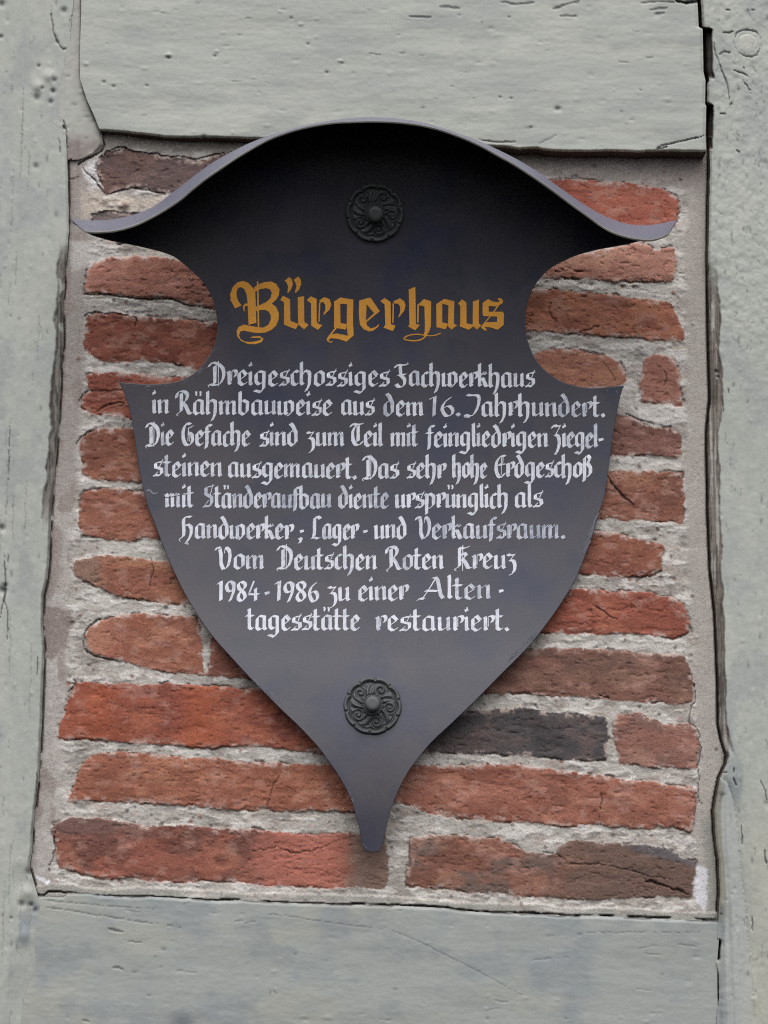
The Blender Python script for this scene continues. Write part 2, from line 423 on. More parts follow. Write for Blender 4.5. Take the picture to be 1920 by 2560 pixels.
def build_panel():
    step = 2.5
    xs = np.arange(58, 1830, step)
    ys = np.arange(285, 2330, step)
    X, Y = np.meshgrid(xs, ys)
    LE, RE = left_edge(Y), right_edge(Y)
    # mortar
    H = 0.001 * (-0.9 + 3.6 * fbm(X / 70, Y / 45, 101, 4) + 1.3 * fbm(X / 15, Y / 12, 111, 3) + 0.9 * fbm(X / 5, Y / 5, 121, 2))
    C = np.empty(X.shape + (3,))
    C[:] = lin(184, 179, 173)
    C = mixc(C, lin(206, 201, 196), sstep(0.02, 0.2, fbm(X / 60, Y / 30, 131, 4)))
    C = mixc(C, lin(158, 150, 145), sstep(0.05, 0.22, fbm(X / 45, Y / 40, 141, 4)) * 0.8)
    C = mixc(C, lin(186, 162, 152), sstep(0.12, 0.24, fbm(X / 30, Y / 18, 151, 3)) * 0.3)
    C = mixc(C, lin(216, 212, 208), sstep(0.07, 0.16, fbm(X / 46, Y / 16, 155, 5)) * 0.75)
    C = mixc(C, lin(150, 144, 138), sstep(0.11, 0.2, fbm(X / 40, Y / 18, 157, 5)) * 0.6)
    H = H + 0.0007 * sstep(0.07, 0.15, fbm(X / 46, Y / 16, 155, 5)) - 0.0008 * sstep(0.11, 0.2, fbm(X / 40, Y / 18, 157, 5))
    # smoother run of mortar along both posts
    wl_ = 48 + 30 * fbm(Y / 90, Y * 0 + 3, 161, 3)
    sl = 1 - sstep(wl_ - 8, wl_ + 18, X - LE)
    wr_ = 50 + 26 * fbm(Y / 90, Y * 0 + 9, 171, 3)
    sr = 1 - sstep(wr_ - 8, wr_ + 14, RE - X)
    smooth_h = 0.001 * (-0.4 + 1.5 * fbm(X / 90, Y / 120, 181, 3) + 0.5 * fbm(X / 9, Y / 9, 183, 2))
    s = np.maximum(sl, sr)
    H = H * (1 - s) + smooth_h * s
    C = mixc(C, lin(160, 153, 149), sl * (1 - sstep(1150, 1400, Y)) * 0.9)
    C = mixc(C, lin(184, 178, 175), sl * sstep(1150, 1400, Y) * 0.7)
    C = mixc(C, lin(177, 171, 165), sr * 0.85)
    C = mixc(C, lin(152, 140, 136), sl * sstep(0.04, 0.16, fbm(X / 40, Y / 70, 191, 3)) * 0.8)
    C = mixc(C, lin(170, 162, 157), (sl + sr) * sstep(0.02, 0.2, fbm(X / 9, Y / 30, 195, 3)) * 0.4)
    def patch(pts, col, amt, soft=8, jag=14):
        b = box_of(X, Y, pts, 40)
        x, y = X[b], Y[b]
        d = poly_sdf(x + jag * fbm(x / 16, y / 16, 203, 4), y + jag * fbm(x / 16 + 9, y / 16, 207, 4), pts)
        C[b] = mixc(C[b], lin(col), (1 - sstep(-soft, soft, d)) * amt)
    patch([(112, 1515), (172, 1524), (184, 1556), (166, 1604), (130, 1650), (110, 1640)], (146, 134, 130), 0.95, 5, 10)
    patch([(128, 1300), (160, 1330), (150, 1440), (128, 1500), (112, 1500)], (158, 146, 142), 0.8)
    patch([(205, 415), (262, 388), (248, 430), (244, 476), (212, 446)], (214, 212, 214), 0.95, 4)
    patch([(170, 600), (260, 612), (310, 640), (270, 650), (215, 668), (180, 680)], (196, 193, 190), 0.9)
    patch([(250, 330), (640, 345), (640, 388), (300, 372), (250, 385)], (158, 151, 143), 0.9, 5)
    patch([(1200, 365), (1780, 372), (1780, 470), (1690, 470), (1600, 450), (1320, 440)], (168, 158, 153), 0.85)
    patch([(200, 470), (260, 495), (420, 490), (420, 528), (230, 532), (205, 560)], (196, 184, 172), 0.8)
    for pts in ([(1320, 695), (1440, 700), (1680, 712), (1680, 745), (1440, 722), (1340, 716)], [(1550, 1010), (1700, 1022), (1695, 1060), (1640, 1066)],
                [(1540, 1145), (1705, 1146), (1705, 1176), (1540, 1172)], [(250, 1356), (400, 1354), (400, 1388), (250, 1386)],
                [(1560, 1590), (1716, 1600), (1716, 1632), (1500, 1618)], [(420, 1500), (560, 1516), (560, 1540), (350, 1530)]):
        patch(pts, (208, 203, 198), 0.8, 6)
    # bricks
    BM = np.zeros(X.shape)
    rng = np.random.RandomState(4)
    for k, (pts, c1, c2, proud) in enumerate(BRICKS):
        b = box_of(X, Y, pts, 24)
        x, y = X[b], Y[b]
        wx = x + 16 * fbm(x / 30, y / 26, 301 + k, 5, 0.7) + 5 * fbm(x / 7, y / 7, 311 + k, 2)
        wy = y + 14 * fbm(x / 30 + 40, y / 26, 341 + k, 5, 0.7) + 5 * fbm(x / 7 + 9, y / 7, 351 + k, 2)
        sd = poly_sdf(wx, wy, pts)
        m = 1 - sstep(-1.5, 1.5, sd)
        tx, ty = rng.uniform(-1, 1, 2)
        p = np.array(pts, float)
        cx, cy = p.mean(0)
        face = proud * 0.6 + tx * (x - cx) / 250 + ty * (y - cy) / 90
        face = face + 2.4 * fbm(x / 85, y / 40, 381 + k, 4) + 0.8 * fbm(x / 17, y / 11, 421 + k, 3)
        flake = sstep(0.10, 0.17, fbm(x / 60, y / 22, 461 + k, 4))
        face = face - 0.7 * flake
        pit = sstep(0.22, 0.30, fbm(x / 16, y / 7, 501 + k, 3))
        face = face - 1.3 * pit
        crk = 1 - sstep(0.0, 0.014, abs(fbm(x / 95, y / 36, 541 + k, 4)))
        crk = crk * sstep(0.06, 0.16, fbm(x / 60, y / 60, 581 + k, 2))
        face = face - 1.3 * crk
        face = face - 0.5 * (1 - sstep(0, 8, -sd)) ** 2
        H[b] = H[b] * (1 - m) + 0.001 * face * m
        gap = (1 - sstep(0.8, 3.6, abs(sd - 0.6))) * sstep(0.06, 0.16, fbm(x / 34, y / 34, 621 + k, 3))
        H[b] -= 0.0024 * gap
        c = np.empty(x.shape + (3,))
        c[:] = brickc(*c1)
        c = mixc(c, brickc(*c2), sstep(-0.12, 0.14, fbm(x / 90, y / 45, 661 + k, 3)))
        if k < 27:
            c = mixc(c, brickc(*c1) * np.array([1.22, 1.36, 1.3]), sstep(0.06, 0.22, fbm(x / 80, y / 50, 701 + k, 3)) * (0.2 if k in (0, 1, 23) else 0.7))
        c = mixc(c, brickc(*c1) * 0.68, sstep(0.08, 0.26, fbm(x / 70, y / 50, 741 + k, 4)) * 0.7)
        c = mixc(c, lin(190, 150, 138), sstep(0.06, 0.24, fbm(x / 34, y / 22, 781 + k, 4)) * (0.1 if k in (0, 1, 23) else 0.35))
        c = mixc(c, lin(196, 176, 168), (1 - sstep(2, 16, -sd)) * sstep(0.06, 0.12, fbm(x / 20, y / 14, 821 + k, 4)) * 0.75)
        c = mixc(c, brickc(*c1) * 0.5, crk * 0.45)
        if k == 12:      # right end burnt grey
            c = mixc(c, lin(128, 110, 100), sstep(800, 930, x + 120 * fbm(x / 50, y / 50, 861, 3)) * 0.85)
            c = mixc(c, lin(184, 116, 102), sstep(600, 700, x + 90 * fbm(x / 40, y / 40, 863, 3)) * (1 - sstep(800, 900, x)) * 0.75)
            c = mixc(c, lin(112, 92, 88), (1 - sstep(2075, 2105, y)) * (1 - sstep(260, 400, x)) * 0.8)
        if k == 26:      # redder left part, smoky right part
            c = mixc(c, lin(112, 92, 84), sstep(1250, 1480, x + 160 * fbm(x / 60, y / 40, 867, 3)) * 0.9)
            c = mixc(c, lin(92, 96, 104), sstep(1540, 1600, x) * (1 - sstep(2124, 2140, y - (x - 1600) * 0.25)) * 0.7)
        if k == 10:      # orange bands
            c = mixc(c, lin(172, 94, 66), (np.exp(-((x - 500) / 60) ** 2) + 0.8 * np.exp(-((x - 250) / 60) ** 2)) * 0.6)
        if k == 7:
            c = mixc(c, lin(140, 116, 104), (1 - sstep(225, 275, x + 40 * fbm(x / 20, y / 20, 871, 3))) * 0.8)
        C[b] = mixc(C[b], lin(104, 82, 74), gap * 0.35)
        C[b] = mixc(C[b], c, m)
        BM[b] = np.maximum(BM[b], m)
    # pebbles in the joints
    free = (BM < 0.05) & (X > LE + 20) & (X < RE - 20)
    iy, ix = np.nonzero(free)
    for q in rng.choice(len(ix), 420, replace=False):
        px, py = xs[ix[q]], ys[iy[q]]
        edge = min(px - left_edge(py), right_edge(py) - px)
        if edge < 70 and rng.rand() < 0.75:
            continue
        r = rng.uniform(2.2, 6.0)
        b = (abs(X - px) < 3 * r) & (abs(Y - py) < 3 * r)
        q2 = ((X[b] - px) ** 2 + (Y[b] - py) ** 2) / r ** 2
        f = np.exp(-q2 * q2)
        H[b] += rng.choice([0.0012, -0.0012]) * f
        C[b] = mixc(C[b], lin(random_choice(rng)), f * 0.75)
    # grime and open gap along the right post, hair cracks along the left one
    dR = X - RE
    H -= 0.016 * sstep(-5.5, -2.5, dR)
    C[:] = mixc(C, GRIME, sstep(-5.0, -2.0, dR) * 0.9)
    dL = X - LE
    gl = (1 - sstep(1, 4, abs(dL - 1))) * sstep(-0.12, 0.05, fbm(X / 30, Y / 60, 881, 3))
    H -= 0.006 * gl
    C[:] = mixc(C, lin(60, 54, 54), gl * 0.6)
    # painted skim above the sill
    ST = curve(SILL_TOP, X)
    dS = ST - Y
    wS = 22 + 16 * fbm(X / 120, X * 0 + 4, 891, 3) + 4 * fbm(X / 10, Y / 10, 893, 3)
    sk = 1 - sstep(wS - 3, wS + 3, dS)
    C[:] = mixc(C, lin(164, 163, 157), sk * 0.9 * sstep(-0.35, 0.0, fbm(X / 60, Y / 20, 895, 3)))
    H[:] = H * (1 - sk) + (0.0012 + 0.001 * fbm(X / 40, Y / 12, 897, 3)) * sk
    ws = 1.4 + 4.5 * np.clip(fbm(X / 70, X * 0 + 8, 905, 4) + 0.15, 0, 1)
    gs = (1 - sstep(0.55, 1.0, abs(dS - 2.5 + 3 * fbm(X / 18, X * 0, 907, 3)) / ws)) * sstep(-0.16, -0.02, fbm(X / 90, X * 0 + 2, 909, 3) + 0.25 * (X < 420))
    H -= 0.008 * gs
    C[:] = mixc(C, lin(44, 36, 40), gs * 0.9)
    # painted corner along the lower right gap
    pr = (1 - sstep(28, 34, RE - X + 8 * fbm(X / 12, Y / 40, 899, 3))) * sstep(2035, 2060, Y)
    C[:] = mixc(C, lin(160, 160, 153), pr * (1 - sstep(-6, -2, dR)) * 0.9)
    patch([(1742, 2168), (1768, 2170), (1768, 2262), (1764, 2276), (1744, 2256), (1734, 2230)], (222, 222, 228), 0.95, 5, 22)
    patch([(88, 2186), (108, 2190), (126, 2202), (122, 2210), (96, 2196)], (232, 234, 240), 0.95, 3, 12)
    cr = lambda pts, w, d, **k: carve(H, C, X, Y, pts, max(w * 0.7, 2.1), d * 0.75, **dict(dict(dark=lin(52, 40, 40), dirt=0.8), **k))
    # long hair cracks seen in the mortar
    cr([(1733, 1700), (1738, 1735), (1737, 1757), (1727, 1765), (1724, 1790), (1722, 1806), (1742, 1820), (1750, 1840), (1745, 1850), (1753, 1870), (1748, 1900), (1743, 1915), (1748, 1940), (1746, 1970), (1744, 1985), (1748, 2005), (1760, 2011), (1776, 2011)], 3.2, 0.005, jag=1)
    cr([(196, 412), (214, 399), (235, 388), (253, 379), (262, 360), (250, 340)], 5, 0.010, jag=2, taper=False)
    cr([(245, 398), (268, 380), (292, 369), (312, 368), (330, 378), (372, 384), (392, 382), (404, 390), (446, 392), (490, 398), (515, 393), (545, 384), (575, 380)], 4.2, 0.009, jag=2)
    cr([(205, 415), (216, 432), (236, 448), (250, 470), (264, 488)], 4.2, 0.006)
    cr([(170, 447), (185, 448), (200, 440)], 2.5, 0.003)
    cr([(262, 488), (330, 470), (372, 476), (415, 486)], 5, 0.006)
    cr([(192, 1010), (200, 1000), (208, 985), (222, 976), (238, 972)], 3, 0.005)
    cr([(222, 976), (260, 977), (300, 976), (345, 979)], 3.4, 0.004)
    cr([(240, 1030), (262, 1016), (285, 1008), (315, 1006)], 5.5, 0.005)
    cr([(190, 1112), (200, 1095), (215, 1084), (232, 1075)], 4, 0.006)
    cr([(208, 1592), (214, 1578), (228, 1562), (246, 1549), (256, 1550)], 4.5, 0.007)
    cr([(206, 1600), (212, 1625), (235, 1640), (300, 1655)], 4.5, 0.006)
    cr([(180, 1697), (190, 1705), (184, 1716), (168, 1732)], 3.6, 0.006)
    cr([(214, 790), (222, 783), (240, 780), (262, 786), (285, 783), (330, 790)], 3.4, 0.006)
    cr([(212, 735), (240, 738), (270, 736), (300, 742), (330, 744), (372, 750), (430, 746), (465, 762), (540, 776)], 4.6, 0.008)
    cr([(334, 788), (342, 800), (338, 815)], 4.5, 0.005)
    cr([(378, 1398), (384, 1425), (377, 1450), (372, 1480)], 3.4, 0.004)
    cr([(700, 1938), (684, 1962), (676, 1985), (666, 2022)], 3.2, 0.004)
    cr([(138, 2075), (135, 2100), (138, 2120), (130, 2150), (122, 2165), (124, 2180)], 3.4, 0.006)
    cr([(1518, 1190), (1540, 1222), (1562, 1244), (1582, 1262)], 7.5, 0.006, jag=3)
    cr([(1480, 1512), (1500, 1522), (1525, 1540), (1545, 1550)], 4.5, 0.004)
    cr([(1495, 1736), (1510, 1742), (1524, 1744)], 5, 0.008)
    cr([(1502, 1981), (1505, 2000), (1499, 2024), (1497, 2048)], 3.2, 0.005)
    cr([(1296, 1985), (1294, 2000), (1295, 2016)], 2.8, 0.004)
    cr([(1610, 2206), (1632, 2204), (1660, 2214), (1695, 2226), (1724, 2236)], 7.5, 0.008, jag=3)
    cr([(1400, 2157), (1440, 2160), (1500, 2160), (1560, 2172), (1625, 2190), (1680, 2198)], 3.6, 0.004, jag=3)
    cr([(1345, 2128), (1392, 2135), (1420, 2155)], 3.2, 0.004)
    cr([(630, 2128), (690, 2118), (740, 2134), (790, 2124), (850, 2098)], 3.4, 0.004, jag=4)
    cr([(1508, 905), (1520, 920), (1540, 950)], 3, 0.003)
    cr([(1660, 925), (1668, 945), (1658, 968)], 3.4, 0.004)
    cr([(1380, 752), (1372, 778), (1382, 796), (1400, 800)], 3.2, 0.004)
    cr([(1412, 838), (1440, 832), (1480, 822), (1500, 812)], 5, 0.004, jag=4)
    cr([(1560, 1034), (1592, 1046), (1640, 1062)], 4, 0.006)
    # a little rubble of the mortar corner near the wing
    for px, py, r, h in ((312, 512, 11, 0.006), (300, 514, 6, 0.004), (1478, 534, 7, 0.003), (262, 500, 8, 0.003), (1478, 715, 7, -0.003)):
        bumpat(H, X, Y, px, py, r, h)
    C[:] = mixc(C, lin(120, 92, 76), np.exp(-(((X - 312) / 9) ** 2 + ((Y - 512) / 8) ** 2)) * 0.8)

    # keep the panel clear of what stands in front of it
    V = at(X, Y, -H).reshape(-1, 3)
    F = grid_faces(*X.shape)
    fm = BM.reshape(-1)[F].mean(1) > 0.5
    root = empty('brick_panel', at(960, 2250, 0.0))
    tag(root, 'old red brick infill with pale lime joints behind the dark shield, framed by painted timbers', 'brick wall')
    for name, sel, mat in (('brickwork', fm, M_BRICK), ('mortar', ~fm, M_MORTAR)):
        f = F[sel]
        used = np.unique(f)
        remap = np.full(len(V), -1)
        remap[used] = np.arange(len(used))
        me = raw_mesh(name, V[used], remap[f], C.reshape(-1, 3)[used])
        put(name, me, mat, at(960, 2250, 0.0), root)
    return root

def random_choice(rng):
    return [(96, 86, 82), (132, 104, 90), (206, 202, 200), (112, 104, 104), (150, 96, 80), (84, 80, 84)][rng.randint(6)]

# ------------------------------------------------------------------ timbers
def paint_marks(H, C, X, Y, rng, n, x0, x1, y0, y1, horizontal=True):
    for _ in range(n):
        px, py = rng.uniform(x0, x1), rng.uniform(y0, y1)
        r = rng.uniform(2.0, 5.0)
        k = rng.uniform(1, 3.2)
        h = rng.choice([-1, -1, 1]) * rng.uniform(0.0002, 0.0009)
        rx, ry = (r * k, r) if horizontal else (r, r * k)
        bumpat(H, X, Y, px, py, rx, h, ry)
        if h < 0 and rng.rand() < 0.35:
            b = (abs(X - px) < 2 * rx) & (abs(Y - py) < 2 * ry)
            q = ((X[b] - px) / rx) ** 2 + ((Y[b] - py) / ry) ** 2
            C[b] = mixc(C[b], lin(88, 88, 96), np.exp(-q * 2.2) * 0.6)

def scratches(H, C, X, Y, rng, n, x0, x1, y0, y1, horizontal, lmin=12, lmax=60):
    for _ in range(n):
        px, py = rng.uniform(x0, x1), rng.uniform(y0, y1)
        l = rng.uniform(lmin, lmax)
        a = rng.uniform(-0.12, 0.12)
        pts = [(px, py), (px + l * 0.5, py + l * a), (px + l, py + l * a * 1.6)] if horizontal else \
              [(px, py), (px + l * a, py + l * 0.5), (px + l * a * 1.6, py + l)]
        carve(H, C, X, Y, pts, rng.uniform(1.6, 2.8), rng.uniform(0.0006, 0.0016), dark=lin(128, 128, 126), dirt=0.45, seed=rng.randint(900), jag=2)

def build_upper_beam():
    xs = np.concatenate([np.arange(150, 1785, 2.7)])
    vs = np.concatenate([np.linspace(0, 0.5, 40)[:-1], np.linspace(0.5, 1, 150)])
    U, Vv = np.meshgrid(xs, vs)
    # left end is cut slanting, right end meets the post
    lft = lambda y: curve([(-420, 205), (35, 203), (115, 200), (197, 200), (249, 217), (290, 236), (324, 249), (420, 262)], y)
    bot = curve(BEAM_BOTTOM, U) + 2.2 * fbm(U / 14, U * 0, 21, 4)
    Y = -380 + (bot + 380) * Vv
    t = (U - 150) / (1785 - 150)
    X = lft(Y) + (right_edge(Y) - 4 - lft(Y)) * t
    H = 0.016 + 0.016 * t
    H = H + 0.001 * (3.0 * fbm(X / 380, Y / 90, 31, 3) + 0.7 * fbm(X / 150, Y / 26, 35, 4) + 0.32 * fbm(X / 36, Y / 9, 38, 3) + 0.35 * fbm(X / 12, Y / 10, 39, 3))
    C = np.empty(X.shape + (3,))
    C[:] = PAINT
    C = mixc(C, lin(182, 185, 177), sstep(0, 0.2, fbm(X / 200, Y / 60, 41, 4)) * 0.7)
    C = mixc(C, lin(160, 163, 162), sstep(0.02, 0.2, fbm(X / 120, Y / 50, 45, 4)) * 0.5)
    db = bot - Y
    H -= 0.004 * (1 - sstep(0, 7, db)) ** 2
    C = mixc(C, lin(186, 186, 158), (1 - sstep(0, 9, db)) * 0.5)
    rng = np.random.RandomState(11)
    paint_marks(H, C, X, Y, rng, 110, 220, 1740, 0, 350)
    for px, py, r, h in ((421, 137, 7, 0.0022), (421, 144, 6, -0.0016), (537, 140, 5, -0.0016), (542, 128, 4, 0.0012), (260, 205, 5, -0.0018), (284, 216, 5, -0.0016), (367, 214, 4, -0.0016),
                         (770, 110, 4, -0.0015), (817, 181, 5, -0.002), (850, 152, 5, 0.0018), (856, 158, 4, -0.0016), (1394, 272, 8, -0.003), (1250, 243, 4, -0.0015), (1278, 246, 4, -0.0015),
                         (728, 45, 4, -0.0015), (1327, 318, 4, -0.0014), (752, 60, 6, 0.0014), (215, 160, 6, 0.0015), (510, 342, 7, -0.002), (700, 28, 5, 0.0012), (1273, 43, 4, -0.0014), (1602, 226, 3, -0.0014)):
        bumpat(H, X, Y, px, py, r, h, r * 0.7)
        if h < 0:
            C = mixc(C, lin(70, 70, 78), np.exp(-(((X - px) / r) ** 2 + ((Y - py) / (r * 0.7)) ** 2) * 1.8) * 0.75)
    # wrinkles along the top right
    for pts in ([(1250, 4), (1290, 12), (1340, 6)], [(1380, 25), (1420, 10), (1450, 2)], [(1100, 16), (1150, 22)], [(1620, 26), (1670, 20)], [(1640, 36), (1662, 33)], [(1020, 42), (1080, 44)],
                [(1400, 40), (1445, 40)], [(1600, 8), (1640, 4), (1690, 6)]):
        carve(H, C, X, Y, pts, 5, 0.0022, dark=lin(110, 110, 112), dirt=0.6, seed=int(pts[0][0]))
    carve(H, C, X, Y, [(1690, 2), (1710, 7), (1735, 5), (1748, 3)], 7, 0.008, seed=3, taper=False)
    carve(H, C, X, Y, [(1760, 340), (1720, 350), (1690, 356), (1655, 364), (1640, 370)], 3.0, 0.004, seed=7)
    carve(H, C, X, Y, [(1640, 373), (1655, 370), (1670, 366)], 3.0, 0.004, seed=8)
    carve(H, C, X, Y, [(1200, 350), (1240, 356), (1290, 354)], 3.4, 0.003, dark=lin(100, 98, 94), dirt=0.7, seed=9)
    carve(H, C, X, Y, [(1345, 360), (1372, 348), (1395, 336)], 2.4, 0.0012, dark=lin(120, 120, 118), seed=12)
    scratches(H, C, X, Y, rng, 9, 240, 1700, 10, 350, True, 10, 36)
    H[:] = np.where(X > right_edge(Y) - 14, H - 0.003 * sstep(0, 1, (X - right_edge(Y) + 14) / 8), H)
    me = sheet('painted_beam', X, Y, H, C, 0.03, lin(74, 60, 50))
    o = put('painted_beam', me, M_PAINT_H, at(1000, 380, 0.0))
    return tag(o, 'pale grey painted timber beam running above the shield roof with a ragged lower edge', 'timber beam', 'grey painted timbers around the brick panel')

def build_lower_beam():
    xs = np.arange(40, 1830, 2.9)
    vs = np.concatenate([np.linspace(0, 0.46, 120)[:-1], np.linspace(0.46, 1, 30)])
    U, Vv = np.meshgrid(xs, vs)
    top = curve(SILL_TOP, U) + 3.0 * fbm(U / 22, U * 0 + 2, 51, 4)
    Y = top + (3000 - top) * Vv
    t = (U - 40) / (1830 - 40)
    X = left_edge(Y) - 4 + (right_edge(Y) + 8 - left_edge(Y) + 4) * t
    H = 0.0052 + 0.001 * (2.4 * fbm(X / 420, Y / 110, 61, 3) + 0.6 * fbm(X / 120, (Y - X * 0.06) / 30, 65, 4) + 0.3 * fbm(X / 30, (Y - X * 0.06) / 9, 68, 3) + 0.3 * fbm(X / 12, Y / 10, 69, 3))
    C = np.empty(X.shape + (3,))
    C[:] = lin(160, 165, 162)
    C = mixc(C, lin(168, 169, 161), sstep(0.0, 0.2, fbm(X / 160, Y / 90, 71, 4)) * 0.7)
    C = mixc(C, PAINT_COOL, sstep(-0.04, 0.26, fbm(X / 120, Y / 110, 75, 4)) * 0.6)
    C = mixc(C, lin(124, 131, 139), sstep(0.08, 0.28, fbm(X / 90, Y / 70, 79, 4)) * 0.3)
    C = mixc(C, lin(104, 108, 116), np.exp(-(((X - 455) / 34) ** 2 + ((Y - 2555) / 26) ** 2)) * 0.75)
    H -= 0.003 * (1 - sstep(0, 8, Y - top)) ** 2
    edge = (1 - sstep(0, 5, Y - top)) * sstep(-0.15, 0.05, fbm(X / 50, X * 0, 83, 3))
    C = mixc(C, lin(50, 42, 44), edge * 0.9)
    rng = np.random.RandomState(12)
    paint_marks(H, C, X, Y, rng, 60, 120, 1760, 2260, 2570)
    scratches(H, C, X, Y, rng, 20, 120, 1740, 2260, 2560, True, 12, 60)
    for pts, w, d in (([(270, 2322), (290, 2327), (312, 2330)], 4.5, 0.003), ([(310, 2350), (340, 2356), (365, 2358)], 3, 0.002), ([(282, 2420), (296, 2420), (306, 2424)], 4.5, 0.003),
                      ([(110, 2249), (140, 2254), (200, 2259), (300, 2268), (400, 2274)], 2.4, 0.0015), ([(105, 2268), (160, 2274), (235, 2287), (330, 2302), (450, 2318)], 2.6, 0.0018),
                      ([(205, 2550), (225, 2553)], 4, 0.002), ([(675, 2474), (673, 2492)], 2.4, 0.0015), ([(684, 2476), (691, 2488)], 2.4, 0.0015), ([(1460, 2330), (1500, 2331), (1770, 2330)], 1.8, 0.001),
                      ([(650, 2285), (720, 2290), (780, 2300), (860, 2312), (960, 2324)], 2.0, 0.0012), ([(960, 2318), (1060, 2360), (1180, 2420), (1290, 2480)], 2.2, 0.001)):
        carve(H, C, X, Y, pts, w, d, dark=lin(100, 100, 102), dirt=0.5, seed=int(pts[0][0]))
    me = sheet('painted_beam', X, Y, H, C, 0.03, lin(60, 52, 46))
    o = put('painted_beam', me, M_PAINT_H, at(960, 2980, 0.0))
    return tag(o, 'grey painted timber sill below the brick panel with bluish stains and fine horizontal cracks', 'timber beam', 'grey painted timbers around the brick panel')

def build_left_post():
    ys = np.concatenate([np.arange(-420, -10, 20), np.arange(-10, 2575, 3.0), np.arange(2575, 2980, 20)])
    us = np.concatenate([np.linspace(0, 0.55, 22)[:-1], np.linspace(0.55, 1, 72)])
    U, Y = np.meshgrid(us, ys)
    E = left_edge(Y) - 1 + 3.0 * fbm(Y / 26, Y * 0 + 1, 91, 4)
    X = -260 + (E + 260) * U
    d = E - X
    H = 0.012 + 0.001 * (3.0 * fbm(X / 110, Y / 500, 93, 3) + 1.4 * fbm(X / 22, Y / 170, 95, 4) + 0.9 * fbm(X / 16, Y / 22, 97, 4))
    C = np.empty(X.shape + (3,))
    C[:] = PAINT
    C = mixc(C, lin(180, 182, 174), sstep(0, 0.2, fbm(X / 60, Y / 160, 99, 4)) * 0.6)
    C = mixc(C, PAINT_COOL, sstep(0.02, 0.22, fbm(X / 70, Y / 130, 103, 4)) * (0.35 + 0.4 * sstep(1500, 2300, Y)))
    H -= 0.0062 * sstep(2150, 2225, Y) * (1 - sstep(0, 75, d))
    # bare weathered arris
    bare = sstep(600, 680, Y) * (1 - sstep(1250, 1350, Y))
    wb = 20 + 14 * fbm(Y / 40, Y * 0 + 7, 105, 4)
    b1 = (1 - sstep(wb - 3, wb + 3, d)) * bare
    H -= 0.006 * b1 * (1 - 0.5 * d / 30)
    H -= 0.0014 * b1 * (fbm(X / 5, Y / 60, 107, 3) + 0.5)
    C = mixc(C, lin(122, 117, 112), b1 * 0.92)
    C = mixc(C, lin(70, 64, 62), b1 * sstep(0.0, 0.15, fbm(X / 4, Y / 50, 109, 3)) * 0.8)
    C = mixc(C, PAINT, b1 * sstep(0.06, 0.12, fbm(X / 12, Y / 34, 113, 3)) * 0.9 * (1 - sstep(780, 900, Y)))
    rim = (1 - sstep(0, 7, d)) * sstep(1200, 1300, Y) * (1 - sstep(2120, 2190, Y))
    H -= 0.006 * rim
    C = mixc(C, lin(120, 114, 106), rim * 0.8 * sstep(-0.2, 0.1, fbm(X / 6, Y / 30, 115, 3)))
    H -= 0.003 * (1 - sstep(0, 9, d)) ** 2 * (1 - 0.8 * sstep(2180, 2240, Y)) * sstep(320, 420, Y)
    rng = np.random.RandomState(13)
    paint_marks(H, C, X, Y, rng, 170, -10, 170, 0, 2560, False)
    scratches(H, C, X, Y, rng, 26, 0, 130, 0, 2550, False, 14, 60)
    for px, py, r, h in ((133, 228, 6, -0.004), (92, 244, 9, -0.0025), (127, 255, 6, -0.003), (136, 200, 6, -0.0025), (97, 165, 4, -0.002), (106, 220, 4, -0.002), (120, 190, 14, 0.003), (95, 215, 13, 0.003),
                         (3, 92, 5, -0.003), (160, 26, 8, -0.003), (5, 10, 8, -0.003), (143, 104, 5, -0.002), (8, 1475, 9, -0.006), (14, 1463, 5, -0.004), (5, 1320, 8, -0.004), (90, 415, 8, -0.002), (54, 275, 4, -0.001),
                         (55, 2260, 9, -0.003), (28, 2295, 4, -0.002), (78, 2262, 6, -0.004), (88, 2275, 8, -0.003), (70, 2230, 18, 0.004), (60, 2340, 22, 0.003), (74, 2180, 9, -0.004), (155, 300, 6, -0.002)):
        bumpat(H, X, Y, px, py, r, h)
        if h < -0.0015:
            C = mixc(C, lin(66, 64, 68), np.exp(-(((X - px) / r) ** 2 + ((Y - py) / r) ** 2) * 1.6) * 0.7)
    for pts, w, dd in (([(12, 1390), (14, 1450), (10, 1500), (20, 1530), (18, 1620)], 3, 0.003), ([(20, 1380), (20, 1410)], 2.5, 0.002), ([(0, 1545), (10, 1500), (16, 1470)], 3, 0.003),
                       ([(180, 40), (174, 62), (176, 84)], 3, 0.005), ([(169, 132), (166, 155), (168, 185)], 3, 0.005), ([(162, 185), (158, 215), (153, 240)], 3.2, 0.005),
                       ([(126, 30), (134, 80), (142, 104), (158, 124), (174, 118)], 3.4, 0.003), ([(149, 345), (151, 385)], 2.4, 0.003), ([(92, 1930), (92, 2000)], 2.4, 0.002),
                       ([(25, 1050), (23, 1130), (20, 1200)], 2.4, 0.002), ([(94, 1640), (92, 1700)], 2.2, 0.002)):
        carve(H, C, X, Y, pts, w, dd, dark=lin(58, 56, 62), dirt=0.8, seed=int(pts[0][1]))
    # long faint grain cracks
    for k in range(18):
        x0, y0, l = rng.uniform(0, 110), rng.uniform(0, 2400), rng.uniform(50, 200)
        carve(H, C, X, Y, [(x0, y0), (x0 - 2, y0 + l / 2), (x0 - 5, y0 + l)], 1.9, 0.0009, dark=lin(120, 122, 116), dirt=0.5, seed=300 + k, jag=3)
    me = sheet('painted_post', X, Y, H, C, 0.03, lin(84, 78, 72))
    o = put('painted_post', me, M_PAINT_V, at(0, 2980, 0.0))
    return tag(o, 'grey painted timber post on the left side of the bricks with a bare weathered edge', 'timber post', 'grey painted timbers around the brick panel')

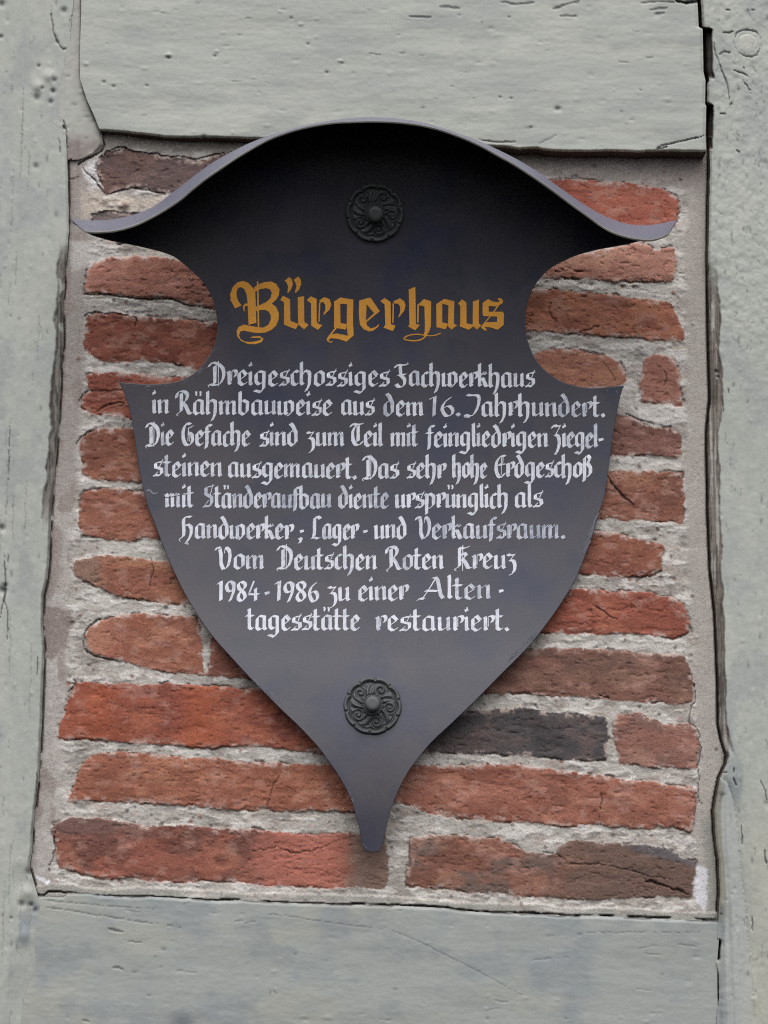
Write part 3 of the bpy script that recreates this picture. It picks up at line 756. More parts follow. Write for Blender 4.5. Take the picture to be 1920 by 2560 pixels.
def build_right_post():
    ys = np.concatenate([np.arange(-420, -10, 20), np.arange(-10, 2575, 2.7), np.arange(2575, 2980, 20)])
    us = np.concatenate([np.linspace(0, 0.40, 80)[:-1], np.linspace(0.40, 1, 24)])
    U, Y = np.meshgrid(us, ys)
    E = right_edge(Y) + 3.5 - 4 * sstep(200, 212, Y) * (1 - sstep(254, 262, Y)) + 2.8 * fbm(Y / 24, Y * 0 + 5, 201, 4)
    X = E + (2190 - E) * U
    d = X - E
    H = 0.018 + 0.001 * (2.6 * fbm(X / 110, Y / 420, 203, 3) + 1.3 * fbm(X / 26, Y / 120, 205, 4) + 2.0 * fbm(X / 17, Y / 18, 207, 4) * (1 - 0.6 * sstep(700, 1100, Y)))
    C = np.empty(X.shape + (3,))
    C[:] = PAINT
    C = mixc(C, lin(181, 184, 176), sstep(0, 0.2, fbm(X / 60, Y / 130, 209, 4)) * 0.6)
    C = mixc(C, PAINT_COOL, sstep(0.02, 0.22, fbm(X / 70, Y / 130, 213, 4)) * (0.3 + 0.4 * sstep(1500, 2300, Y)))
    # bare weathered side strip
    bare = sstep(640, 760, Y) * (1 - sstep(1830, 1900, Y))
    wb = (27 + 12 * fbm(Y / 40, Y * 0 + 3, 215, 4)) * (0.75 + 0.25 * sstep(640, 820, Y)) * (1 - 0.35 * sstep(1350, 1600, Y))
    b1 = (1 - sstep(wb - 3, wb + 3, d)) * bare
    H -= b1 * (0.011 * (1 - np.clip(d / 34, 0, 1)) + 0.0016 * (fbm(X / 4, Y / 110, 217, 3) + 0.5))
    C = mixc(C, lin(134, 126, 118), b1 * 0.95)
    C = mixc(C, lin(84, 76, 70), b1 * sstep(0.0, 0.14, fbm(X / 4, Y / 90, 219, 3)) * 0.75)
    C = mixc(C, lin(188, 186, 180), b1 * sstep(0.10, 0.18, fbm(X / 4 + 20, Y / 130, 223, 3)) * 0.8)
    C = mixc(C, GRIME * 2.5, b1 * np.exp(-((d - wb) / 3.2) ** 2) * sstep(-0.1, 0.12, fbm(X / 8, Y / 22, 225, 3)) * 0.7)
    H -= 0.0115 * sstep(2255, 2310, Y) * (1 - sstep(0, 34, d))
    H -= 0.003 * (1 - sstep(0, 8, d)) ** 2 * (1 - sstep(2255, 2310, Y))
    slot = np.exp(-((d - 4) / 5.5) ** 4) * sstep(2346, 2356, Y) * (1 - sstep(2394, 2404, Y))
    H -= 0.014 * slot
    C = mixc(C, GRIME, slot * 0.95)
    slot = (1 - sstep(0.6, 1.0, d / (1 + 7 * sstep(2402, 2440, Y) * (1 - sstep(2490, 2538, Y))))) * sstep(2402, 2406, Y) * (1 - sstep(2532, 2538, Y))
    H -= 0.014 * slot
    C = mixc(C, GRIME, slot * 0.95)
    # dark open joint at the upper left corner of the post
    for y0, y1, w in ((72, 195, 15), (262, 345, 10), (345, 372, 8)):
        k = sstep(y0 - 3, y0 + 2, Y) * (1 - sstep(y1 - 6, y1 + 4, Y)) * (1 - sstep(w - 4, w + 1, d))
        H -= 0.014 * k
        C = mixc(C, lin(60, 54, 50), k * 0.95)
    # split flap low on the post
    fl = [(1800, 1945), (1806, 1925), (1818, 1960), (1832, 2000), (1842, 2060), (1848, 2130), (1854, 2200), (1862, 2260), (1868, 2330), (1880, 2420), (1888, 2580)]
    dd, _ = seg_dist(X, Y, fl)
    side = X > np.interp(Y, [p[1] for p in sorted(fl, key=lambda q: q[1])], [p[0] for p in sorted(fl, key=lambda q: q[1])])
    low = sstep(1925, 1990, Y)
    H -= 0.0060 * low * np.where(side, np.exp(-dd / 16), 0) * (1 - 0.5 * sstep(2300, 2500, Y))
    inner = [(1806, 1990), (1808, 2100), (1816, 2200), (1822, 2300), (1824, 2400), (1832, 2580)]
    di, _ = seg_dist(X, Y, inner)
    H -= 0.0026 * low * np.exp(-(di / 7) ** 2)
    C = mixc(C, lin(170, 174, 172), low * np.where(~side & (d > 16), 0.8, 0))
    C = mixc(C, lin(120, 112, 92), low * (1 - sstep(10, 20, d)) * (1 - sstep(2240, 2290, Y)) * 0.6)
    C = mixc(C, lin(178, 178, 166), sstep(1850, 1895, X) * sstep(1950, 2100, Y) * 0.6)
    rng = np.random.RandomState(14)
    paint_marks(H, C, X, Y, rng, 130, 1780, 1930, 0, 900, False)
    paint_marks(H, C, X, Y, rng, 120, 1800, 1930, 900, 2560, False)
    scratches(H, C, X, Y, rng, 30, 1805, 1920, 0, 2550, False, 8, 30)
    # peg outline and the cracks round it
    ring = [(1836, 95), (1840, 84), (1850, 78), (1868, 74), (1888, 78), (1900, 90), (1904, 105), (1902, 120), (1892, 138), (1878, 142), (1862, 140), (1846, 130), (1836, 116), (1834, 104)]
    carve(H, C, X, Y, ring[:6], 3.2, 0.003, dark=lin(70, 70, 76), dirt=0.8, seed=31)
    carve(H, C, X, Y, ring[7:12], 3.0, 0.003, dark=lin(76, 76, 82), dirt=0.7, seed=32)
    carve(H, C, X, Y, ring[11:] + [ring[0]], 1.8, 0.0012, dark=lin(120, 120, 120), dirt=0.4, seed=33)
    carve(H, C, X, Y, ring[5:8], 1.8, 0.0012, dark=lin(120, 120, 120), dirt=0.4, seed=34)
    for pts, w in (([(1806, 82), (1822, 82), (1832, 78)], 3.6), ([(1798, 136), (1808, 130), (1822, 132), (1826, 129)], 3.4), ([(1834, 177), (1848, 181), (1856, 183), (1872, 192)], 3.2), ([(1858, 170), (1864, 171)], 4.5),
                   ([(1858, 205), (1866, 212), (1872, 224), (1880, 226)], 3.2), ([(1784, 105), (1790, 140), (1800, 165), (1810, 190), (1820, 215), (1823, 250)], 3.0), ([(1880, 24), (1888, 23)], 4), ([(1815, 25), (1826, 26)], 4),
                   ([(1800, 284), (1815, 286)], 3), ([(1824, 262), (1830, 256)], 3.6), ([(1840, 376), (1850, 380)], 3.5), ([(1786, 928), (1796, 930)], 8), ([(1790, 940), (1798, 944)], 5),
                   ([(1806, 990), (1808, 1040)], 2.4), ([(1820, 968), (1820, 985)], 2.4), ([(1834, 1918), (1834, 1932)], 4.5), ([(1834, 1944), (1838, 1956), (1842, 1966)], 3.5), ([(1852, 2060), (1856, 2110)], 2.6),
                   ([(1912, 2122), (1914, 2150), (1918, 2160)], 3.5), ([(1802, 2284), (1804, 2286)], 5), ([(1880, 2290), (1882, 2330)], 2.6), ([(1900, 1950), (1912, 1975), (1920, 2010)], 2.4),
                   ([(1814, 1904), (1820, 1892), (1818, 1880)], 6), ([(1806, 1932), (1818, 1930)], 3.5)):
        carve(H, C, X, Y, pts, w, 0.0032, dark=lin(66, 64, 70), dirt=0.8, seed=int(pts[0][1]))
    # small leathery flakes of paint in the upper half
    for k in range(45):
        x0, y0 = rng.uniform(1790, 1915), rng.uniform(10, 900)
        carve(H, C, X, Y, [(x0, y0), (x0 + rng.uniform(-3, 3), y0 + 6), (x0 + rng.uniform(-8, 8), y0 + rng.uniform(8, 18))], 2.0, 0.0012, dark=lin(126, 126, 124), dirt=0.4, seed=500 + k, jag=3)
    me = sheet('painted_post', X, Y, H, C, 0.03, lin(84, 76, 68))
    base = at(1980, 2980, 0.0)
    o = put('painted_post', me, M_PAINT_V, base)
    tag(o, 'grey painted timber post on the right side with a round peg head near its top', 'timber post', 'grey painted timbers around the brick panel')
    # the peg
    rr, aa = np.meshgrid(np.linspace(0, 1, 9), np.linspace(0, 2 * np.pi, 41))
    PX = 1869 + rr * (29 + 2.2 * np.sin(3 * aa + 1)) * np.cos(aa)
    PY = 108 + rr * (28 + 2.0 * np.cos(2 * aa)) * np.sin(aa)
    Hh = 0.0186 - 0.0025 * sstep(0.8, 1.0, rr) + 0.001 * fbm(PX / 12, PY / 10, 231, 3) - 0.006 * (rr >= 0.999)
    V = at(PX, PY, -Hh)
    me = raw_mesh('peg', V.reshape(-1, 3), grid_faces(41, 9), np.tile(lin(184, 186, 178), (41 * 9, 1)))
    put('peg', me, M_PAINT_V, at(1869, 108, -0.018), o)
    return o

def build_filler():
    ys = np.arange(-60, 402, 3.0)
    us = np.linspace(0, 1, 36)
    U, Y = np.meshgrid(us, ys)
    L = curve([(-60, 180), (115, 168), (237, 148), (300, 148), (341, 158), (420, 160)], Y)
    Rr = curve([(-60, 208), (197, 206), (249, 222), (300, 240), (330, 254), (360, 258), (372, 250), (385, 236), (396, 214), (402, 196)], Y)
    X = L + (Rr - L) * U
    H = 0.012 - 0.004 * U + 0.001 * (2.2 * fbm(X / 60, Y / 90, 241, 3) + 0.8 * fbm(X / 14, Y / 14, 243, 3)) - 0.006 * sstep(330, 402, Y)
    H -= 0.004 * (1 - sstep(0, 12, Rr - X)) ** 2
    C = np.empty(X.shape + (3,))
    C[:] = lin(172, 173, 167)
    low = sstep(320, 372, Y + 26 * fbm(X / 22, Y / 22, 245, 4))
    C = mixc(C, lin(184, 174, 168), low * 0.9)
    C = mixc(C, lin(158, 148, 146), low * (1 - sstep(196, 206, X)) * 0.8)
    C = mixc(C, lin(178, 172, 172), np.exp(-(((X - 185) / 16) ** 2 + ((Y - 165) / 30) ** 2)) * 0.6)
    for pts, w, d in (([(218, 235), (232, 268), (246, 305), (254, 326)], 4.0, 0.006), ([(206, 190), (212, 220), (214, 236)], 2.4, 0.003), ([(158, 300), (166, 330), (170, 372)], 2.6, 0.004), ([(157, 312), (162, 322)], 5, 0.004),
                      ([(172, 398), (184, 402)], 2.4, 0.003)):
        carve(H, C, X, Y, pts, w, d, dark=lin(60, 56, 60), dirt=0.8, seed=int(pts[0][0]))
    rng = np.random.RandomState(9)
    paint_marks(H, C, X, Y, rng, 16, 160, 240, 160, 390)
    me = sheet('putty_fillet', X, Y, H, C, 0.02, lin(120, 112, 106))
    o = put('putty_fillet', me, M_PAINT_V, at(200, 400, 0.0))
    return tag(o, 'wedge of smooth grey putty between the left post and the slanted beam end', 'putty')

# what the open joints look back on
def build_core():
    p = [at(-700, -700, 0.033), at(2620, -700, 0.033), at(2620, 3250, 0.033), at(-700, 3250, 0.033)]
    q = [v + np.array([0, 0.10, 0]) for v in p]
    f = [(0, 1, 2, 3), (7, 6, 5, 4), (0, 4, 5, 1), (1, 5, 6, 2), (2, 6, 7, 3), (3, 7, 4, 0)]
    m = material('dark_wall_core', 0.95, 0.1, attr=False, color=(0.05, 0.045, 0.04), var=((30, (1, 1, 1), 0.2),))
    o = put('wall', raw_mesh('wall', p + q, f, smooth=False), m)
    o['kind'] = 'structure'
    o['label'] = 'dark wall core behind timbers and bricks'

# ------------------------------------------------------------------ the shield sign
# The sheet is hammered hollow: its head leans out over the street, its tip comes forward again.
Y_NEAR = -0.013
ROOF_D = 0.085                        # how far the little roof reaches out from the sheet
TILT = [(250, -21), (650, -15), (1000, -7), (1350, 0.5), (1650, 6.5), (1800, 5.5), (1950, 1.0), (2050, -2.5), (2200, -4)]   # degrees, + faces the sky
_ty = np.arange(200, 2300, 2.0)
_td = np.tan(np.radians(np.interp(_ty, [t[0] for t in TILT], [t[1] for t in TILT])))
_tyy = np.cumsum(-_td * 2.0 * MPP)
_tyy = _tyy - _tyy.max() + Y_NEAR
def plate_y(py):
    return np.interp(np.asarray(py, float), _ty, _tyy)
def plate_tilt(py):
    return math.atan(float(np.interp(py, _ty, _td)))

M_PLATE = material('black_sign_paint', 0.38, 1.0, attr=False, color=(0.042, 0.040, 0.060), rvar=0.06,
                   bumps=((7, (1, 1, 1), 0.10, 0.004), (260, (1, 1, 1), 0.10, 0.0003)))
def stain_plate(m):
    """bluish and brownish bloom of the weathered paint"""
    nt = m.node_tree
    N, L = nt.nodes, nt.links
    p = N['Principled BSDF']
    geo = next(n for n in N if n.type == 'NEW_GEOMETRY')
    src = p.inputs['Base Color'].links[0].from_socket
    for scale, lo, hi, col, amt in ((11, 0.50, 0.68, (0.018, 0.026, 0.072), 0.9), (7, 0.48, 0.66, (0.062, 0.055, 0.070), 0.8), (24, 0.54, 0.70, (0.016, 0.022, 0.056), 0.7),
                                    (160, 0.66, 0.74, (0.10, 0.10, 0.11), 0.25)):
        mp = N.new('ShaderNodeMapping')
        mp.inputs['Location'].default_value = (scale * 0.37, 0, scale * 0.11)
        L.new(geo.outputs['Position'], mp.inputs['Vector'])
        t = N.new('ShaderNodeTexNoise')
        t.inputs['Scale'].default_value = scale
        t.inputs['Detail'].default_value = 6
        L.new(mp.outputs[0], t.inputs['Vector'])
        mr = N.new('ShaderNodeMapRange')
        mr.inputs['From Min'].default_value = lo
        mr.inputs['From Max'].default_value = hi
        mr.inputs['To Max'].default_value = amt
        L.new(t.outputs['Fac'], mr.inputs['Value'])
        mx = N.new('ShaderNodeMix')
        mx.data_type = 'RGBA'
        L.new(mr.outputs[0], mx.inputs[0])
        L.new(src, mx.inputs[6])
        mx.inputs[7].default_value = (*col, 1)
        src = mx.outputs[2]
    L.new(src, p.inputs['Base Color'])
stain_plate(M_PLATE)
M_ROOF = material('roof_paint_sky_tint', 0.42, 0.5, attr=True, var=((30, (1, 1, 1), 0.06), (300, (1, 1, 1), 0.05)), bumps=((60, (1, 1, 1), 0.12, 0.0006),))
M_ROSE = material('cast_iron_paint', 0.5, 0.6, attr=False, color=(0.066, 0.074, 0.077), var=((60, (1, 1, 1), 0.25),), bumps=((500, (1, 1, 1), 0.2, 0.0003),))

def catmull(pts, n=6):
    P = np.array(pts, float)
    P = np.vstack([2 * P[0] - P[1], P, 2 * P[-1] - P[-2]])
    out = []
    for i in range(1, len(P) - 2):
        p0, p1, p2, p3 = P[i - 1:i + 3]
        for t in np.linspace(0, 1, n, endpoint=False):
            out.append(0.5 * ((2 * p1) + (-p0 + p2) * t + (2 * p0 - 5 * p1 + 4 * p2 - p3) * t * t + (-p0 + 3 * p1 - 3 * p2 + p3) * t ** 3))
    out.append(P[-2])
    return np.array(out)

ROOF_BACK = [(177,547),(205,550),(232,551),(278,549),(323,540),(359,528),(397,508),(426,485),(456,463),(495,432),(540,401),(586,376),(623,358),(664,342),(710,328),(760,314),(811,304),(851,298),(896,294),(941,293),
             (1001,297),(1062,308),(1122,325),(1197,352),(1232,368),(1269,386),(1310,408),(1345,430),(1379,454),(1425,487),(1471,518),(1510,539),(1547,554),(1583,562),(1619,563),(1655,558),(1691,550)]
ROOF_FRONT = [(212,578),(232,580),(250,580),(287,577),(332,565),(368,549),(413,524),(449,500),(485,470),(517,445),(563,413),(609,383),(666,351),(712,333),(758,319.5),(821,308),(881,304),(941,303),
              (1001,306),(1062,315),(1122,331),(1197,362),(1242,387),(1287,412),(1333,442),(1379,474),(1425,508),(1471,541),(1498,561),(1528,579),(1565,592),(1601,599),(1628,600),(1655,593),(1671,584)]
PL_LEFT_HORN = [(180,557),(205,573),(229,588),(268,600),(300,607),(332,613),(377,623),(413,633),(440,645),(463,663),(492,689),(515,716),(532,750),(541,785),(543,819),(538,856),(523,893),(498,924),(463,946),(428,957),(376,961),(336,959),(298,956)]
PL_LEFT_SIDE = [(298,956),(307,976),(318,1005),(327,1039),(336,1091),(344,1149),(355,1210),(370,1268),(383,1300),(402,1350),(425,1408),(457,1475),(492,1535),(532,1592),(579,1645),(625,1695),(666,1737),(706,1777),(752,1821),(797,1870),(820,1901),(843,1934),(861,1965),(877,1998),(887,2030),(896,2063),(903,2095),(906,2113),(910,2123),(917,2128.5),(934,2130.5),
                (947,2127),(954,2119),(958,2104),(965,2070),(973,2037),(984,2005),(998,1972),(1013,1943),(1030,1916),(1076,1859),(1134,1804),(1191,1749),(1249,1690),(1307,1632),(1342,1592),(1377,1546),(1406,1504),(1438,1450),(1463,1390),(1483,1334),(1498,1282),(1509,1250),(1517,1207),(1525,1143),(1533,1086),(1542,1034),(1551,990),(1560,964)]
PL_RIGHT_HORN = [(1560,964),(1516,968),(1475,970),(1440,965),(1400,952),(1365,928),(1338,897),(1322,860),(1314,825),(1314,788),(1322,746),(1337,714),(1359,686),(1382,667),(1411,652),(1444,638),(1492,625),(1547,615),(1588,606),(1624,596),(1650,584),(1672,570),(1688,553)]

def build_sign():
    base = at(934, 2130, plate_y(2130))
    root = empty('shield_sign', base)
    tag(root, 'dark shield shaped plaque with a curved metal roof and painted German lettering', 'sign')

    # plate
    top = [(x, y + 3) for x, y in ROOF_BACK][::-1]
    pts = np.vstack([catmull(PL_LEFT_HORN)[:-1], catmull(PL_LEFT_SIDE)[:-1], catmull(PL_RIGHT_HORN), catmull(top)[2:-2]])
    # inset ring for the softened edge
    nxt, prv = np.roll(pts, -1, 0), np.roll(pts, 1, 0)
    tg = nxt - prv
    tg /= np.maximum(np.linalg.norm(tg, axis=1), 1e-6)[:, None]
    area = 0.5 * np.sum(pts[:, 0] * nxt[:, 1] - nxt[:, 0] * pts[:, 1])
    nrm = np.stack([-tg[:, 1], tg[:, 0]], 1) * (1 if area > 0 else -1)
    ins = pts + nrm * 1.3
    # the flat outline, cut into bands so that it can follow the hollow
    def banded(P, dy):
        bm = bmesh.new()
        vs = [bm.verts.new((a, -b, 0)) for a, b in P]
        for t in geometry.tessellate_polygon([[v.co.copy() for v in vs]]):
            try:
                bm.faces.new([vs[i] for i in t])
            except ValueError:
                pass
        for y in np.arange(300, 2128, 14.0):
            bmesh.ops.bisect_plane(bm, geom=bm.verts[:] + bm.edges[:] + bm.faces[:], dist=1e-4, plane_co=(0, -y, 0), plane_no=(0, 1, 0))
        for v in bm.verts:
            v.co = at(v.co.x, -v.co.y, plate_y(-v.co.y) + dy)
        for f in bm.faces:
            f.smooth = True
        bmesh.ops.recalc_face_normals(bm, faces=bm.faces)
        tot = sum(f.normal.y * f.calc_area() for f in bm.faces)
        if (tot > 0) == (dy < 0.002):
            bmesh.ops.reverse_faces(bm, faces=bm.faces)
        return bm
    bm = banded(ins, 0.0)
    bk = banded(pts, 0.004)
    tmp = bpy.data.meshes.new('tmp')
    bk.to_mesh(tmp)
    bk.free()
    bm.from_mesh(tmp)
    bpy.data.meshes.remove(tmp)
    rings = []
    for P, dy in ((ins, 0.0), (pts, 0.0006), (pts, 0.004)):
        rings.append([bm.verts.new(v) for v in at(P[:, 0], P[:, 1], plate_y(P[:, 1]) + dy)])
    n = len(pts)
    edge_faces = []
    for a, b in ((0, 1), (1, 2)):
        for i in range(n):
            j = (i + 1) % n
            edge_faces.append(bm.faces.new((rings[a][i], rings[a][j], rings[b][j], rings[b][i])))
    bmesh.ops.recalc_face_normals(bm, faces=edge_faces)
    me = bpy.data.meshes.new('plate')
    bm.to_mesh(me)
    bm.free()
    put('plate', me, M_PLATE, base, root)

    # roof: a bent sheet between the wall line and the lower, projecting front line
    B, F = catmull(ROOF_BACK, 5), catmull(ROOF_FRONT, 5)
    def resample(P, n):
        s = np.r_[0, np.cumsum(np.linalg.norm(np.diff(P, axis=0), axis=1))]
        t = np.linspace(0, s[-1], n)
        return np.stack([np.interp(t, s, P[:, 0]), np.interp(t, s, P[:, 1])], 1)
    n = 181
    Bp, Fp = resample(B, n), resample(F, n)
    b3 = at(Bp[:, 0], Bp[:, 1], plate_y(Bp[:, 1]) + 0.006)
    f3 = at(Fp[:, 0], Fp[:, 1], plate_y(Bp[:, 1]) - ROOF_D)
    th = 0.0017
    tang = np.gradient(b3, axis=0)
    down = np.cross(tang, f3 - b3)
    down /= np.linalg.norm(down, axis=1)[:, None]
    down *= np.where(down[:, 2:3] > 0, -1, 1)
    nq = 9
    qs = np.linspace(0, 1, nq)
    topv = np.stack([b3 + (f3 - b3) * q for q in qs])          # nq x n
    botv = topv + down[None] * th
    V = np.concatenate([topv.reshape(-1, 3), botv.reshape(-1, 3)])
    Ft = grid_faces(nq, n)
    Fb = grid_faces(nq, n, nq * n)[:, ::-1]
    i = np.arange(n - 1)
    fr = (nq - 1) * n
    o2 = nq * n
    front = np.stack([fr + i, fr + i + 1, o2 + fr + i + 1, o2 + fr + i], -1)
    backf = np.stack([i, o2 + i, o2 + i + 1, i + 1], -1)
    j = np.arange(nq - 1) * n
    l = np.stack([j, j + n, o2 + j + n, o2 + j], -1)
    r = np.stack([j + n - 1, o2 + j + n - 1, o2 + j + 2 * n - 1, j + 2 * n - 1], -1)
    Fc = np.concatenate([Ft, Fb, front, backf, l, r])
    # sky's reflection painted pale on the upper side, underside black; the front rim is rubbed
    Cc = np.empty((len(V), 3))
    Cc[:o2] = np.array([0.150, 0.153, 0.205])
    Cc[o2:] = np.array([0.045, 0.045, 0.050])
    rub = 0.5 + fbm(np.arange(n) / 9.0, np.arange(n) * 0.0, 261, 3)
    Cc[fr:fr + n] = np.array([0.22, 0.21, 0.19]) * (0.5 + rub)[:, None]
    Cc[o2 + fr:o2 + fr + n] = np.array([0.16, 0.15, 0.13]) * (0.4 + rub)[:, None]
    me = raw_mesh('roof', V, Fc, Cc, smooth=True)
    try:
        me.set_sharp_from_angle(angle=math.radians(35))
    except Exception:
        pass
    o = put('roof', me, M_ROOF, at(941, 295, plate_y(295)), root)
    o['label'] = 'curved sheet metal roof over the shield, top tinted pale for reflected sky'

    rosette(root, 937, 532, 76.5, (2, 2), 1)
    rosette(root, 931.5, 1765, 76.5, (0, -1), 2)
    letters(root)
    scuffs(root)
    return root

def rosette(root, px, py, rad, boss_off, seed):
    yp = float(plate_y(py))
    c = at(px, py, yp)
    mpp = np.linalg.norm(at(px + 1, py, yp) - c)
    ph = plate_tilt(py)
    up, out_n = np.array([0, math.sin(ph), math.cos(ph)]), np.array([0, -math.cos(ph), math.sin(ph)])
    right = np.array([1.0, 0, 0])
    n = 150
    a = np.linspace(-1.02, 1.02, n)
    XX, ZZ = np.meshgrid(a, a)
    XX = XX.copy()
    R = np.hypot(XX, ZZ)
    A = np.arctan2(ZZ, XX)
    nl = 10
    out = 0.965 + 0.028 * np.abs(np.cos(A * nl / 2 + 0.5)) ** 0.7 - 0.02
    H = 0.0016 + 0.0048 * (1 - sstep(0.3, 1.0, R)) + 0
    # rim
    rimc = out - 0.085
    inner = 0.76 + 0.05 * np.abs(np.cos(A * nl / 2 + 0.5))
    H = H + 0.0036 * sstep(inner - 0.02, inner + 0.07, R) * (1 - 0.5 * sstep(0.9, 1.0, R))
    H = H - 0.0018 * np.exp(-((R - inner + 0.02) / 0.028) ** 2)
    # notches in the rim between its lobes
    lob = np.abs(np.sin(A * nl / 2 + 0.5))
    H = H - 0.0022 * sstep(0.965, 1.0, lob) * sstep(0.78, 0.86, R)
    # five scrolls with fluted leaves between them
    sd_field = np.zeros_like(H)
    angs = [math.radians(d) for d in (134, 62, -8, -78, 214)]
    for ang in angs:
        cx, cz = 0.565 * math.cos(ang), 0.565 * math.sin(ang)
        dx, dz = XX - cx, ZZ - cz
        r = np.hypot(dx, dz)
        th = np.arctan2(dz, dx) - ang
        sp = np.cos(2 * np.pi * r / 0.125 - th)
        w = 1 - sstep(0.17, 0.23, r)
        H = np.where(w > 0, H * (1 - w) + w * (0.0040 + 0.0015 * sp * sstep(0.02, 0.05, r) + 0.0022 * np.exp(-(r / 0.05) ** 2)), H)
        # tail sweeping from the boss out to the scroll
        sd_field = np.maximum(sd_field, w)
    swirl = A + 0.9 * (R - 0.3)
    fl = np.cos(swirl * 15)
    band = sstep(0.30, 0.38, R) * (1 - sstep(0.66, 0.74, R)) * (1 - sd_field)
    H = H + 0.0014 * fl * band
    # beads round the boss
    H = H + 0.0016 * np.exp(-((R - 0.31) / 0.03) ** 2) * (0.5 + 0.5 * np.cos(A * 26))
    H = H - 0.0016 * np.exp(-((R - 0.36) / 0.02) ** 2)
    edge = sstep(0.0, 0.05, out - R)
    H = H * edge - 0.0008 * (1 - edge)
    V = c + (XX * rad * mpp)[..., None] * right + (ZZ * rad * mpp)[..., None] * up + H[..., None] * out_n
    keep = (R < out + 0.02)
    Fc = grid_faces(n, n)
    Fc = Fc[keep.reshape(-1)[Fc].all(1)]
    me = raw_mesh('rosette', V.reshape(-1, 3), Fc[:, ::-1] if False else Fc)
    bm = bmesh.new()
    bm.from_mesh(me)
    bmesh.ops.delete(bm, geom=[v for v in bm.verts if not v.link_faces], context='VERTS')
    bmesh.ops.recalc_face_normals(bm, faces=bm.faces)
    bm.to_mesh(me)
    bm.free()
    o = put('rosette', me, M_ROSE, c, root)
    o['label'] = 'upper cast rosette under the roof' if seed == 1 else 'lower cast rosette near the shield tip'
    prof = [(0.20, 0.004), (0.205, 0.009), (0.245, 0.0115), (0.268, 0.0150), (0.264, 0.0180), (0.235, 0.0202), (0.19, 0.0212), (0.12, 0.0214), (0.0, 0.0212)]
    m = 40
    vs, fs = [], []
    for r_, h in prof:
        for k in range(m):
            t = 2 * math.pi * k / m
            vs.append(c + (boss_off[0] * mpp + r_ * rad * mpp * math.cos(t)) * right + (-boss_off[1] * mpp + r_ * rad * mpp * math.sin(t)) * up + h * out_n)
    for i in range(len(prof) - 1):
        for k in range(m):
            k2 = (k + 1) % m
            fs.append((i * m + k, i * m + k2, (i + 1) * m + k2, (i + 1) * m + k))
    me = raw_mesh('boss', vs, fs)
    put('boss', me, M_ROSE, c, o)

# ------------------------------------------------------------------ lettering
def ink_material(name, main, thin, rough=0.55):
    """brush-painted letters: the Col attribute's red channel is how thickly the paint stands"""
    m = bpy.data.materials.new(name)
    m.use_nodes = True
    N, L = m.node_tree.nodes, m.node_tree.links
    p = N['Principled BSDF']
    p.inputs['Roughness'].default_value = rough
    p.inputs['Specular IOR Level'].default_value = 0.3
    geo = N.new('ShaderNodeNewGeometry')
    mp = N.new('ShaderNodeMapping')
    mp.inputs['Scale'].default_value = (2.2, 1, 0.7)
    L.new(geo.outputs['Position'], mp.inputs['Vector'])
    t = N.new('ShaderNodeTexNoise')
    t.inputs['Scale'].default_value = 260
    t.inputs['Detail'].default_value = 4
    L.new(mp.outputs[0], t.inputs['Vector'])
    a = N.new('ShaderNodeVertexColor')
    a.layer_name = 'Col'
    sep = N.new('ShaderNodeSeparateColor')
    L.new(a.outputs['Color'], sep.inputs[0])
    ad = N.new('ShaderNodeMath')
    ad.operation = 'MULTIPLY_ADD'
    L.new(t.outputs['Fac'], ad.inputs[0])
    ad.inputs[1].default_value = 0.7
    ad.inputs[2].default_value = -0.35
    sm = N.new('ShaderNodeMath')
    sm.operation = 'ADD'
    sm.use_clamp = True
    L.new(sep.outputs[0], sm.inputs[0])
    L.new(ad.outputs[0], sm.inputs[1])
    mx = N.new('ShaderNodeMix')
    mx.data_type = 'RGBA'
    L.new(sm.outputs[0], mx.inputs[0])
    mx.inputs[6].default_value = (*thin, 1)
    mx.inputs[7].default_value = (*main, 1)
    L.new(mx.outputs[2], p.inputs['Base Color'])
    return m

M_WHITE = ink_material('white_sign_paint', tuple(lin(236, 239, 250)), tuple(lin(112, 122, 148)))
M_GOLD = ink_material('gold_sign_paint', tuple(lin(236, 168, 70)), tuple(lin(196, 134, 60)))

NIBV = np.array([4.1, -2.4])          # half nib, in survey marks (y down)

GL = {}
def G(ch, adv, *strokes):
    GL[ch] = (adv, strokes)
def N_(*p): return ('n', p, False)
def NC(*p): return ('n', p, True)
def H_(*p): return ('h', p, False)
def HC(*p): return ('h', p, True)
def minim(x): return N_((x - .06, .86), (x, .80), (x, .18), (x + .08, .1))
def rnd(x): return (N_((x + .26, .93), (x + .02, .76), (x, .22), (x + .24, .06)), N_((x + .24, .93), (x + .48, .78), (x + .48, .24), (x + .22, .06)))
def dots(x): return (('d', ((x, 1.42), (x + .05, 1.32), (x + .02, 1.16)), False), ('d', ((x + .27, 1.42), (x + .32, 1.32), (x + .29, 1.16)), False))
G('a', .86, N_((.36, .94), (.13, .76), (.12, .2), (.30, .06)), N_((.30, .92), (.60, .86), (.60, .18), (.70, .08)), H_((.26, .05), (.54, .22)))
G('ä', .86, *GL['a'][1], *dots(.2))
G('b', .82, N_((.08, 1.42), (.1, 1.3), (.1, .2), (.34, .05)), N_((.30, .93), (.58, .78), (.58, .26), (.32, .05)), H_((.1, .7), (.32, .95)))
G('c', .58, N_((.36, .94), (.12, .76), (.12, .2), (.30, .06)), N_((.30, .94), (.46, .84)), H_((.28, .03), (.5, .22)))
G('d', .82, N_((.22, 1.38), (.38, 1.22), (.60, .82), (.60, .26), (.34, .05)), N_((.36, .94), (.12, .76), (.12, .22), (.36, .05)))
